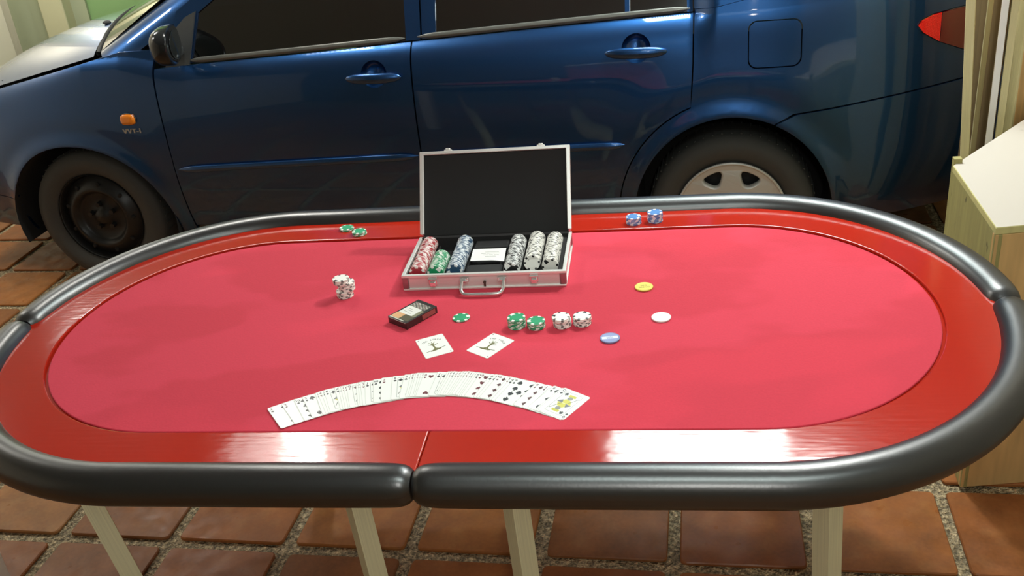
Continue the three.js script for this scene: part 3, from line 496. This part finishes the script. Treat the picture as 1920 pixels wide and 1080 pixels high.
  const rrect = (x0, y0, x1, y1, r, n = 6) => { const o = []; for (const [cx, cy, a] of [[x1 - r, y1 - r, 0], [x0 + r, y1 - r, 1], [x0 + r, y0 + r, 2], [x1 - r, y0 + r, 3]]) for (let k = 0; k <= n; k++) { const t = (a + k / n) * Math.PI / 2; o.push([cx + r * Math.cos(t), cy + r * Math.sin(t)]); } return o; };
  const strip = (f, zf, a, b, hh, dd, n = 30) => grid(n, 8, (u, v) => { const s = lerp(a, b, u), t = v * 2 * Math.PI, e = Math.min(1, Math.min(u, 1 - u) * n * 0.6 + 0.15), c = Math.cos(t), q = Math.sin(t); return [s, f(s) + hh / 2 * e * q, zf(s, f(s)) + dd * e * (0.5 + 0.5 * c) - 0.002]; });

  // ---- sheet metal
  const fender = mesh('front_fender', panel([[-0.62, 0.42], ...arc(AF, Math.PI - 0.25, 0.0, 30), [0.392, 0.22], [0.445, 0.22], [0.455, 0.60], [0.452, bodyTop(0.45) + 0.07], ...line((s) => Math.min(seam(s) - 0.003, 1.03), 0.30, -0.62, 16)], zs), paint, car);
  const ind = grid(20, 14, (u, v) => { const a = u * 2 * Math.PI, r = v, x = 0.308 + 0.034 * r * Math.sign(Math.cos(a)) * Math.pow(Math.abs(Math.cos(a)), 0.6), y = 0.7685 + 0.0235 * r * Math.sign(Math.sin(a)) * Math.pow(Math.abs(Math.sin(a)), 0.7); return [x, y, zs(x, y) + 0.016 * Math.sqrt(Math.max(0, 1 - r * r * r * r)) + 0.001]; });
  const sig = mesh('turn_signal', ind, amber, fender); sig.userData.label = 'orange side indicator';
  mesh('turn_signal_bezel', new THREE.TorusGeometry(0.029, 0.0035, 8, 28).scale(1.16, 0.82, 1).translate(0.308, 0.7685, zs(0.308, 0.7685) + 0.001), plastic, fender);
  {
    const { FontLoader } = await import('three/addons/loaders/FontLoader.js'), { TextGeometry } = await import('three/addons/geometries/TextGeometry.js');
    const font = await new FontLoader().loadAsync('fonts/droid/droid_sans_bold.typeface.json');
    const t = new TextGeometry('VVT-i', { font, size: 0.019, depth: 0.003, curveSegments: 3 }); t.computeBoundingBox(); const w = t.boundingBox.max.x;
    t.scale(0.082 / w, 1, 1).translate(0.272, 0.711, zs(0.31, 0.72) + 0.0005);
    mesh('badge', t, std({ color: lin(0.42, 0.41, 0.37), metalness: 0.6, roughness: 0.35 }), fender).userData.label = 'small silver lettering badge';
  }
  const bowlHole = (x, y) => circle(x, y, 0.052, 0.05, 26);
  const HF = [1.386, 0.906], HR = [2.377, 0.956];
  const doorLow = 0.27;
  const frontDoor = mesh('front_door', panel([[0.452, doorLow], [1.527, doorLow], [1.530, 0.6], [1.533, bodyTop(1.53)], ...line(bodyTop, 1.45, 0.46, 14), [0.459, 0.6]], zs, { holes: [bowlHole(...HF)] }), paint, car);
  const rearDoor = mesh('rear_door', panel([[1.533, doorLow], [2.27, doorLow], [2.283, 0.36], ...arc(AR, Math.PI - 0.14, 1.92, 14, 1.17), [2.5685, 0.80], [2.574, 0.9], [2.576, bodyTop(2.576)], ...line(bodyTop, 2.5, 1.56, 14), [1.539, bodyTop(1.539)], [1.536, 0.6]], zs, { holes: [bowlHole(...HR)] }), paint, car);
  const flapR = [2.763, 0.872, 2.944, 1.034];
  const tailPts = [[3.326, 0.965], [3.338, 0.983], [3.38, 0.998], [3.47, 1.008], [3.60, 1.012], [3.62, 0.80], [3.50, 0.855], [3.40, 0.902], [3.345, 0.938]];
  const shrinkPts = (pts, k) => { const cx = pts.reduce((a, p) => a + p[0], 0) / pts.length, cy = pts.reduce((a, p) => a + p[1], 0) / pts.length; return pts.map(([x, y]) => { const d = Math.hypot(x - cx, y - cy); return [cx + (x - cx) * (1 - k / d), cy + (y - cy) * (1 - k / d)]; }); };
  const bump = (s) => s < 2.92 ? lerp(0.672, 0.706, smooth(2.84, 2.92, s)) : 0.706 + 0.09 * (s - 2.92);
  const quarterTop = (s) => bodyTop(s) + 0.012 + 0.16 * Math.max(0, s - 2.6);
  const quarter = mesh('quarter_panel', panel([...arc(AR, Math.PI - 0.14, 1.925, 14, 1.157).reverse().map((p) => p).reverse(), [2.573, 0.80], [2.579, 0.9], [2.581, quarterTop(2.581)], ...line(quarterTop, 2.65, 3.63, 14), [3.65, 0.74], ...line(bump, 3.6, 2.86, 12), ...arc(AR, 1.15, Math.PI - 0.02, 26), [2.35, 0.24], [2.278, 0.24], [2.29, 0.36]], zs, { holes: [rrect(...flapR, 0.03), tailPts] }), paint, car);
  mesh('fuel_flap', panel(rrect(flapR[0] + 0.004, flapR[1] + 0.004, flapR[2] - 0.004, flapR[3] - 0.004, 0.028), (s, h) => zs(s, h) - 0.002), paint, quarter);
  const rearBumper = mesh('rear_bumper', panel([...line((s) => bump(s) - 0.005, 2.868, 3.66, 12), [3.68, 0.45], [3.6, 0.27], [3.06, 0.24], ...arc(AR, 0.02, 1.14, 14)], (s, h) => zs(s, h) + 0.004), paint, car);
  mesh('front_bumper', panel([[-0.84, 0.60], [-0.84, 0.30], [-0.72, 0.235], [-0.385, 0.235], ...arc(AF, Math.PI, Math.PI - 0.245, 6), [-0.624, 0.415], [-0.624, 0.60]], zs), paint, car);
  mesh('rocker_panel', panel([[0.40, 0.19], [2.34, 0.19], [2.30, 0.264], [0.46, 0.264]], (s, h) => zs(s, h) - 0.012), plastic, car);
  // tail light: clear red reflector in front, dark red lens behind it
  const tail = grp('tail_light', car);
  const tp = shrinkPts(tailPts, 0.004), cut = 3.408, facet = dataTex(128, 128, (u, v) => [0.5 + 0.5 * Math.abs(((u * 24) % 1) - 0.5) + 0.5 * Math.abs(((v * 24 + Math.floor(u * 24) * 0.5) % 1) - 0.5)], false, [8, 8]);
  const zt = (s, h) => zs(s, h) + 0.007;
  mesh('reflector', panel([[3.33, 0.965], [3.342, 0.98], [3.38, 0.994], [cut, 0.998], [cut, 0.902], [3.402, 0.905], [3.349, 0.94]], zt), phy({ color: lin(0.9, 0.012, 0.006), roughness: 0.22, metalness: 0.25, bumpMap: facet, bumpScale: 0.004, clearcoat: 1, clearcoatRoughness: 0.04 }), tail).userData.label = 'bright red front part';
  mesh('lens', panel([[cut + 0.002, 0.998], [3.47, 1.004], [3.595, 1.008], [3.612, 0.808], [3.50, 0.86], [cut + 0.002, 0.9]], zt), phy({ color: lin(0.11, 0.005, 0.006), roughness: 0.12, clearcoat: 1, clearcoatRoughness: 0.04 }), tail).userData.label = 'dark red rear part';
  // door handles: a dished cup, a pull bar across it
  for (const [door, [x, y]] of [[frontDoor, HF], [rearDoor, HR]]) {
    const h = grp('door_handle', door);
    mesh('handle_cup', grid(28, 10, (u, v) => { const a = u * 2 * Math.PI, r = 1 - v, px = x + 0.0525 * r * Math.cos(a), py = y + 0.0505 * r * Math.sin(a); return [px, py, zs(x + 0.0525 * Math.cos(a), y + 0.0505 * Math.sin(a)) * (r) + zs(x, y) * (1 - r) - 0.044 * Math.pow(1 - r * r, 0.5)]; }), paint, h);
    mesh('handle_bar', grid(30, 16, (u, v) => { const t = u * 2 - 1, a = v * 2 * Math.PI, e = Math.pow(Math.max(0, 1 - Math.pow(Math.abs(t), 3)), 0.5), px = x + 0.112 * t; return [px, y - 0.006 - 0.012 * t * t * 0 + 0.0205 * e * Math.sin(a) - 0.004, zs(px, y) + 0.013 + 0.012 * (1 - t * t) + 0.014 * e * Math.cos(a)]; }), paint, h);
  }
  // side moulding on both doors
  const trimH = (s) => 0.546 + 0.034 * (s - 0.474);
  mesh('side_moulding', strip(trimH, zs, 0.474, 1.520, 0.03, 0.017), paint, frontDoor);
  mesh('side_moulding', strip(trimH, zs, 1.545, 2.325, 0.03, 0.017), paint, rearDoor);
  mesh('window_moulding', strip((s) => bodyTop(s) + 0.014, zg, 0.60, 1.508, 0.024, 0.014), moulding, frontDoor);
  mesh('window_moulding', strip((s) => bodyTop(s) + 0.014, zg, 1.555, 2.565, 0.024, 0.014), moulding, rearDoor);
  // window frames and panes
  const HT = 1.60, roofS = (s) => Math.min(HT, 1.02 + 0.60 * (s - 0.30));
  const bt = (s) => bodyTop(s) + 0.004;
  const gF = [[0.612, bt(0.61)], [1.512, bt(1.512)], [1.50, HT - 0.06], [1.36, HT - 0.06], [0.752, 1.212], [0.655, 1.150]];
  const gR = [[1.628, bt(1.628)], [2.335, bt(2.335)], [2.335, HT - 0.06], [1.64, HT - 0.06]];
  const gQ = [[2.352, bt(2.352)], [2.555, bt(2.555)], [2.535, HT - 0.06], [2.352, HT - 0.06]];
  mesh('window_frame', panel([[0.50, bt(0.50)], [1.569, bt(1.569)], [1.566, HT], [1.30, HT], [0.56, 1.16]], zg, { holes: [gF] }), paint, frontDoor);
  mesh('window_frame', panel([[1.575, bt(1.575)], [2.574, bt(2.574)], [2.56, HT], [1.572, HT]], zg, { holes: [gR, gQ] }), paint, rearDoor);
  mesh('window_pane', panel(gF, (s, h) => zg(s, h) - 0.006, { lip: 0 }), tint, frontDoor);
  mesh('window_pane', panel(gR, (s, h) => zg(s, h) - 0.006, { lip: 0 }), tint, rearDoor);
  mesh('quarter_pane', panel(gQ, (s, h) => zg(s, h) - 0.006, { lip: 0 }), tint, rearDoor);
  const gB = [[2.64, quarterTop(2.64) + 0.03], [2.86, quarterTop(2.86) + 0.03], [3.32, quarterTop(3.32) + 0.03], [3.25, HT - 0.08], [2.64, HT - 0.06]];
  mesh('rear_pillar', panel([[2.579, quarterTop(2.579) + 0.001], ...line((s) => quarterTop(s) + 0.001, 2.65, 3.62, 12), [3.45, HT], [2.566, HT]], zg, { holes: [gB] }), paint, quarter);
  mesh('rear_side_pane', panel(gB, (s, h) => zg(s, h) - 0.006, { lip: 0 }), tint, quarter);
  // windscreen pillar: from the fender up to the roof
  mesh('windscreen_pillar', grid(20, 6, (u, v) => { const s = lerp(0.16, 1.30, u), h = lerp(0.998, HT + 0.03, u), w = lerp(0.0, 1, v), c = Math.sin(v * Math.PI) * 0.012; return [s + 0.10 * w * (1 - 0.3 * u) + 0.0, h - 0.045 * w + c * 0.6 + 0.02 * (1 - w), lerp(-0.155 - 0.20 * u, zg(Math.max(0.5, s + 0.1), Math.max(h - 0.03, bodyTop(0.6))) + 0.004, Math.pow(w, 0.7)) + c]; }), paint, car);
  // sail panel and mirror
  mesh('mirror_sail', panel([[0.50, bt(0.50) - 0.004], [0.606, bt(0.606) - 0.004], [0.648, 1.158], [0.60, 1.138], [0.545, 1.09]], (s, h) => zg(s, h) + 0.008), plastic, frontDoor);
  {
    const m = grp('side_mirror', car); m.position.set(0.60, 1.065, 0.035); m.rotation.y = 0.28;
    mesh('mirror_housing', grid(32, 20, (u, v) => { const a = u * 2 * Math.PI, b = (v - 0.5) * Math.PI, cb = Math.cos(b), sx = Math.cos(a) * cb, sy = Math.sin(a) * cb, sz = Math.sin(b), P = (x, k) => Math.sign(x) * Math.pow(Math.abs(x), k); return [sx > 0 ? 0.018 * P(sx, 0.5) : 0.075 * P(sx, 0.8), 0.073 * P(sy, 0.75), 0.105 * P(sz, 0.75)]; }), gloss, m);
    mesh('mirror_glass', new THREE.SphereGeometry(1, 28, 14).scale(0.003, 0.054, 0.083).translate(0.018, 0, 0.004), phy({ color: lin(0.03, 0.035, 0.035), metalness: 0.4, roughness: 0.08 }), m);
    mesh('mirror_arm', rbox(0.05, 0.035, 0.10, 0.012, -0.01, -0.045, -0.085), plastic, m);
  }
  // bonnet and windscreen
  const W0 = -0.108, W1 = -1.612, crown = (w) => 0.108 * (1 - Math.pow(Math.abs(2 * w - 1), 2.3));
  const sb = (w) => 0.15 - 0.16 * (1 - Math.pow(Math.abs(2 * w - 1), 1.7));       // foot of the windscreen
  const hb = (w, s) => seam(s) + 0.006 + crown(w) - 0.55 * Math.pow(Math.max(0, -0.35 - s), 2.2);
  mesh('bonnet', grid(30, 40, (u, v) => { const w = v, s = lerp(-0.80, sb(w) - 0.004, u); return [s, hb(w, s), lerp(W0, W1, w) - 0.04 * Math.max(0, -0.3 - s) * (1 - 2 * w)]; }), paint, car);
  mesh('bonnet_front', grid(10, 24, (u, v) => { const w = v, s = -0.80 - 0.06 * Math.sin(u * Math.PI / 2) - 0.03 * u; return [s, lerp(hb(w, -0.80), 0.3, u), lerp(W0 - 0.02, W1 + 0.02, w)]; }), paint, car);
  const foot = Array.from({ length: 41 }, (_, i) => { const w = i / 40; return [sb(w), hb(w, sb(w)) + 0.004, lerp(-0.14, W1 + 0.032, w)]; });
  mesh('windscreen_seal', tube(foot, 0.009, 80, 8), rubber, car);
  const glassTop = (w) => [1.30 - 0.06 * (1 - Math.pow(Math.abs(2 * w - 1), 2)), HT + 0.03 + 0.03 * (1 - Math.pow(Math.abs(2 * w - 1), 2)), lerp(-0.36, -1.36, w)];
  mesh('windscreen', grid(24, 40, (u, v) => { const f = foot[Math.round(v * 40)], t = glassTop(v); const e = Math.sin(u * Math.PI) * 0.02; return [lerp(f[0], t[0], u) - e, lerp(f[1], t[1], u) + e, lerp(f[2], t[2], u)]; }), tint, car);
  mesh('washer_nozzle', new THREE.SphereGeometry(1, 14, 10).scale(0.02, 0.009, 0.014).translate(-0.02, hb(0.26, -0.02) + 0.006, -0.5), rubber, car);
  // roof, far side, tail end, floor and dark inner structure
  mesh('roof', grid(16, 16, (u, v) => { const s = lerp(1.26, 3.45, u), w = v * 2 - 1; return [s, HT - 0.004 + 0.11 * Math.sqrt(Math.max(0, 1 - Math.pow(Math.abs(w), 2.6))) * (1 - 0.25 * Math.pow(u * 2 - 1, 2)), lerp(-0.29, -1.43, v)]; }), paint, car);
  const far = -1.72;
  coarse = true;
  const farSide = mesh('far_side', panel([[-0.7, 0.4], ...arc(AF, Math.PI - 0.25, 0, 18), [0.4, 0.22], [2.33, 0.22], ...arc(AR, Math.PI - 0.1, 0.02, 18), [3.06, 0.24], [3.6, 0.3], [3.6, 1.1], ...line((s) => topOf(s), 3.5, -0.7, 24)], zs, { lip: 0 }).scale(1, 1, -1).translate(0, 0, far), paint, car);
  { const ix = farSide.geometry.attributes.position.array; farSide.geometry.computeVertexNormals(); }
  mesh('far_windows', panel([[0.62, 1.0], [3.3, 1.12], [3.3, HT], [1.3, HT]], zg, { lip: 0 }).scale(1, 1, -1).translate(0, 0, far), tint, car);
  mesh('tailgate', merge([box(0.03, 0.85, 1.2, 3.6, 0.68, -0.86), box(0.05, 0.74, 1.1, 3.43, 1.31, -0.86)]), paint, car);
  mesh('inner_structure', merge([box(1.86, 0.70, 1.5, 1.36, 0.60, -0.86), box(0.72, 0.30, 1.42, 0.0, 0.76, -0.86), box(0.86, 0.24, 1.36, 2.72, 0.84, -0.86), box(0.42, 0.5, 1.2, 3.32, 0.66, -0.86), box(0.30, 0.4, 1.3, -0.60, 0.5, -0.86), box(0.80, 0.6, 0.9, 0.0, 0.42, -0.86), box(0.80, 0.6, 0.9, 2.712, 0.42, -0.86)]), dark, car);
  for (const [x, z] of [[1.28, -0.52], [1.28, -1.2], [2.2, -0.5], [2.2, -1.2]]) mesh('seat_back', merge([rbox(0.16, 0.42, 0.46, 0.05, x, 1.10, z), rbox(0.09, 0.17, 0.26, 0.04, x + 0.04, 1.39, z)]), std({ color: lin(0.16, 0.155, 0.145), roughness: 0.9 }), car);
  // wheel wells
  for (const a of [AF, AR]) mesh('wheel_well', grid(24, 1, (u, v) => { const t = lerp(Math.PI + 0.3, -0.3, u); return [a[0] + a[2] * 1.0 * Math.cos(t), a[1] + a[3] * 1.0 * Math.sin(t), lerp(-0.012, -0.42, v)]; }), dark, car);
  // wheels
  const WR = 0.309, tyreProf = [[0.195, -0.195], [0.215, -0.205], [0.262, -0.21], [0.292, -0.198], [WR - 0.003, -0.17], [WR, -0.11], [WR - 0.003, -0.045], [0.297, -0.022], [0.272, -0.008], [0.250, -0.006], [0.228, -0.012], [0.212, -0.022], [0.2, -0.03], [0.195, -0.05]];
  const lathe = (prof, n = 64) => new THREE.LatheGeometry(prof.map(([r, z]) => new THREE.Vector2(r, z)), n).rotateX(Math.PI / 2);
  const wheel = (x, hubcap) => {
    const w = grp('wheel', car); w.position.set(x, WR, -0.022);
    mesh('tyre', lathe(tyreProf), rubber, w);
    const treads = []; for (let k = 0; k < 56; k++) treads.push(box(0.006, 0.004, 0.13, 0, WR - 0.0008, -0.108).rotateZ(k / 56 * 2 * Math.PI)); mesh('tread', merge(treads), rubber, w);
    mesh('rim', lathe([[0.2, -0.02], [0.203, -0.026], [0.198, -0.034], [0.19, -0.05], [0.182, -0.16]]), steel, w);
    if (!hubcap) {
      mesh('wheel_disc', lathe([[0.186, -0.058], [0.172, -0.05], [0.155, -0.034], [0.140, -0.022], [0.130, -0.019], [0.122, -0.024], [0.112, -0.038], [0.104, -0.052], [0.07, -0.055], [0.035, -0.05], [0.03, -0.03], [0.0, -0.028]]), steel, w);
      const nuts = []; for (let k = 0; k < 5; k++) { const a = k / 5 * 6.283 + 0.4; nuts.push(new THREE.CylinderGeometry(0.011, 0.012, 0.022, 6).rotateX(Math.PI / 2).translate(0.057 * Math.cos(a), 0.057 * Math.sin(a), -0.042)); } mesh('wheel_nut', merge(nuts), steel, w);
      const slots = []; for (let k = 0; k < 9; k++) { const a = k / 9 * 6.283; slots.push(new THREE.SphereGeometry(1, 10, 8).scale(0.013, 0.009, 0.006).translate(0.157, 0, -0.031).rotateZ(a)); } mesh('vent_hole', merge(slots), dark, w);
    } else {
      // wheel cover: seven broad flat spokes, rounded openings between them
      const s = new THREE.Shape(circle(0, 0, 0.203, 0.203, 72).map((p) => new THREE.Vector2(...p)));
      for (let k = 0; k < 7; k++) { const a = Math.PI / 2 + (k + 0.5) / 7 * 2 * Math.PI, hw = [[0.168, 0.2], [0.171, 0.1], [0.171, -0.1], [0.168, -0.2], [0.155, -0.215], [0.135, -0.15], [0.124, -0.08], [0.121, 0], [0.124, 0.08], [0.135, 0.15], [0.155, 0.215]]; const pts = new THREE.CatmullRomCurve3(hw.map(([r, t]) => new THREE.Vector3(r * Math.cos(a + t), r * Math.sin(a + t), 0)), true, 'catmullrom', 0.35).getPoints(30).slice(0, 30); s.holes.push(new THREE.Path(pts.map((p) => new THREE.Vector2(p.x, p.y)))); }
      const g = new THREE.ExtrudeGeometry(s, { depth: 0.006, bevelEnabled: true, bevelSize: 0.008, bevelThickness: 0.014, bevelSegments: 4, bevelOffset: -0.008, curveSegments: 8 }), p = g.attributes.position;
      for (let i = 0; i < p.count; i++) { const r = Math.hypot(p.getX(i), p.getY(i)); p.setZ(i, p.getZ(i) - 0.03 - 0.012 * Math.pow(r / 0.2, 4) + (r > 0.188 ? 0.004 : 0)); } g.computeVertexNormals();
      mesh('hubcap', g, capMat, w); mesh('hubcap_rim', new THREE.TorusGeometry(0.2, 0.0055, 10, 72).translate(0, 0, -0.014), capMat, w);
      mesh('hubcap_centre', lathe([[0.05, -0.012], [0.045, -0.004], [0.03, 0.001], [0, 0.002]], 40), capMat, w);
      mesh('wheel_disc', lathe([[0.186, -0.075], [0.1, -0.068], [0.0, -0.07]]), steel, w);
    }
  };
  wheel(AF[0] + 0.002, false); wheel(2.71, true);
  for (const x of [AF[0], 2.71]) { const w = grp('wheel', car); w.position.set(x, WR, far + 0.03); w.rotation.y = Math.PI; mesh('tyre', lathe(tyreProf, 40), rubber, w); mesh('wheel_disc', lathe([[0.2, -0.03], [0.1, -0.06], [0, -0.06]], 32), steel, w); }
}

/* ------------------------------------------------------------------ timber and crate at the right */
{
  const grain = (base, amp, k, su = 30, sv = 2.5) => dataTex(128, 512, (u, v) => { const a = fbm(u * su, v * sv + fbm(u * 4, v * 2, k, 2), k, 4), b = fbm(u * su * 3, v * sv * 3, k + 9, 2), q = 1 + amp * a + amp * 0.5 * b; return base.map((c) => Math.pow(clamp(c * q), 1 / 2.2)); }, true);
  const knots = dataTex(256, 256, (u, v) => { const a = fbm(u * 24, v * 3, 5, 4), d = smooth(0.24, 0.34, fbm(u * 14, v * 14, 51, 3)), q = (1 + 0.35 * a) * (1 - 0.6 * d); return [0.34, 0.30, 0.105].map((c) => Math.pow(clamp(c * q), 1 / 2.2)); }, true);
  const olive = std({ map: knots, roughness: 0.7 }), pale = std({ map: grain([0.68, 0.62, 0.35], 0.3, 3), roughness: 0.65 }), pale2 = std({ map: grain([0.46, 0.40, 0.20], 0.35, 8), roughness: 0.7 });
  const white = std({ color: lin(0.82, 0.82, 0.8), roughness: 0.5 }), laminate = std({ color: lin(0.55, 0.5, 0.44), roughness: 0.45, map: dataTex(128, 128, (u, v) => { const d = smooth(0.3, 0.42, fbm(u * 9, v * 9, 77, 3)); const k = 1 - 0.14 * d; return [k, k, k]; }, true) });
  const orange = std({ map: grain([0.66, 0.42, 0.17], 0.3, 14, 16, 1.6), roughness: 0.6 }), edgeWood = std({ map: grain([0.62, 0.56, 0.24], 0.25, 21), roughness: 0.6 });
  // crate: a white top with one slanted back edge on wooden sides
  const H = 0.78, t = 0.02, poly = [[1.237, -0.78], [1.226, -0.36], [1.78, -0.435], [1.78, -1.437]];
  const cx = 1.5, cz = -0.75;
  const cr = thing('crate', 'wooden crate with a white slanted top board and knotty side, right of the table', 'crate', [cx, 0, cz]);
  const L = poly.map(([x, z]) => [x - cx, z - cz]);
  const topShape = new THREE.Shape(L.map(([x, z]) => new THREE.Vector2(x, -z)));
  mesh('top_board', new THREE.ExtrudeGeometry(topShape, { depth: t - 0.004, bevelEnabled: true, bevelSize: 0.0015, bevelOffset: -0.0015, bevelThickness: 0.002, bevelSegments: 1 }).rotateX(-Math.PI / 2).translate(0, H - t + 0.002, 0), [laminate, edgeWood], cr);
  const side = (a, b, m, name) => { const dx = b[0] - a[0], dz = b[1] - a[1], l = Math.hypot(dx, dz), g = rbox(l - 0.004, H - t - 0.001, 0.018, 0.0015, 0, 0, 0, 1), uv = g.attributes.uv; const o = mesh(name, g, m, cr); const nx = -dz / l, nz = dx / l; o.position.set((a[0] + b[0]) / 2 + nx * -0.0095, (H - t) / 2, (a[1] + b[1]) / 2 + nz * -0.0095); o.rotation.y = -Math.atan2(dz, dx); };
  side(L[0], L[1], olive, 'side_board'); side(L[1], L[2], orange, 'front_board'); side(L[3], L[0], olive, 'back_board'); side(L[2], L[3], pale2, 'side_board');
  mesh('corner_batten', rbox(0.022, H + 0.014, 0.022, 0.002, L[0][0] + 0.016, (H + 0.014) / 2, L[0][1] - 0.022), olive, cr);
  // boards standing between the crate and the car, their edges towards the table
  const stand = (name, label, xb, xt, w, d, z, h, m, yaw = -0.285) => {
    const o = thing(name, label, 'board', [xb, 0, z], yaw); const g = rbox(w, h, d, 0.0015, 0, h / 2, -d / 2, 1), p = g.attributes.position; for (let i = 0; i < p.count; i++) p.setX(i, p.getX(i) + (xt - xb) * p.getY(i)); g.computeVertexNormals(); mesh('board', g, m, o); return o;
  };
  const brown = std({ map: grain([0.16, 0.115, 0.05], 0.4, 33), roughness: 0.75 });
  const P = [['pale wooden board standing nearest the car, in front of its tail light', 1.424, 1.356, 0.026, 0.2, -1.15, 1.36, pale], ['thin narrow wooden board just right of the palest board', 1.4685, 1.4685, 0.016, 0.07, -1.37, 1.36, pale2], ['white edged panel standing upright among the wooden boards', 1.4475, 1.4415, 0.019, 0.05, -1.15, 1.36, white], ['yellowish wooden board right of the white edged panel', 1.4745, 1.4685, 0.02, 0.035, -1.15, 1.36, pale], ['dark brown board seen in the gaps behind the narrow boards', 1.504, 1.504, 0.102, 0.018, -1.46, 1.36, brown]];
  for (const [label, xb, xt, w, d, z, h, m] of P) stand('standing_board', label, xb, xt, w, d, z, h, m);
  const pd = thing('wooden_panel', 'wide orange brown wooden panel standing behind the crate', 'panel', [1.506, 0, -1.2], 0.88);
  mesh('panel_face', rbox(0.46, 1.36, 0.02, 0.002, 0.23, 0.68, -0.0, 1), orange, pd); mesh('edge_strip', rbox(0.016, 1.36, 0.026, 0.002, 0.006, 0.68, 0.002, 1), pale, pd);
  const post = thing('white_post', 'white post at the left edge, just left of the nearest table leg', 'post', [-1.206, 0, 0.29], 0);
  mesh('post_shaft', rbox(0.07, 0.72, 0.07, 0.004, 0, 0.36, 0), std({ color: lin(0.85, 0.8, 0.72), roughness: 0.5 }), post); mesh('post_foot', rbox(0.072, 0.03, 0.072, 0.003, 0, 0.016, 0), white, post);
}

shadows(scene);
renderer.render(scene, camera);
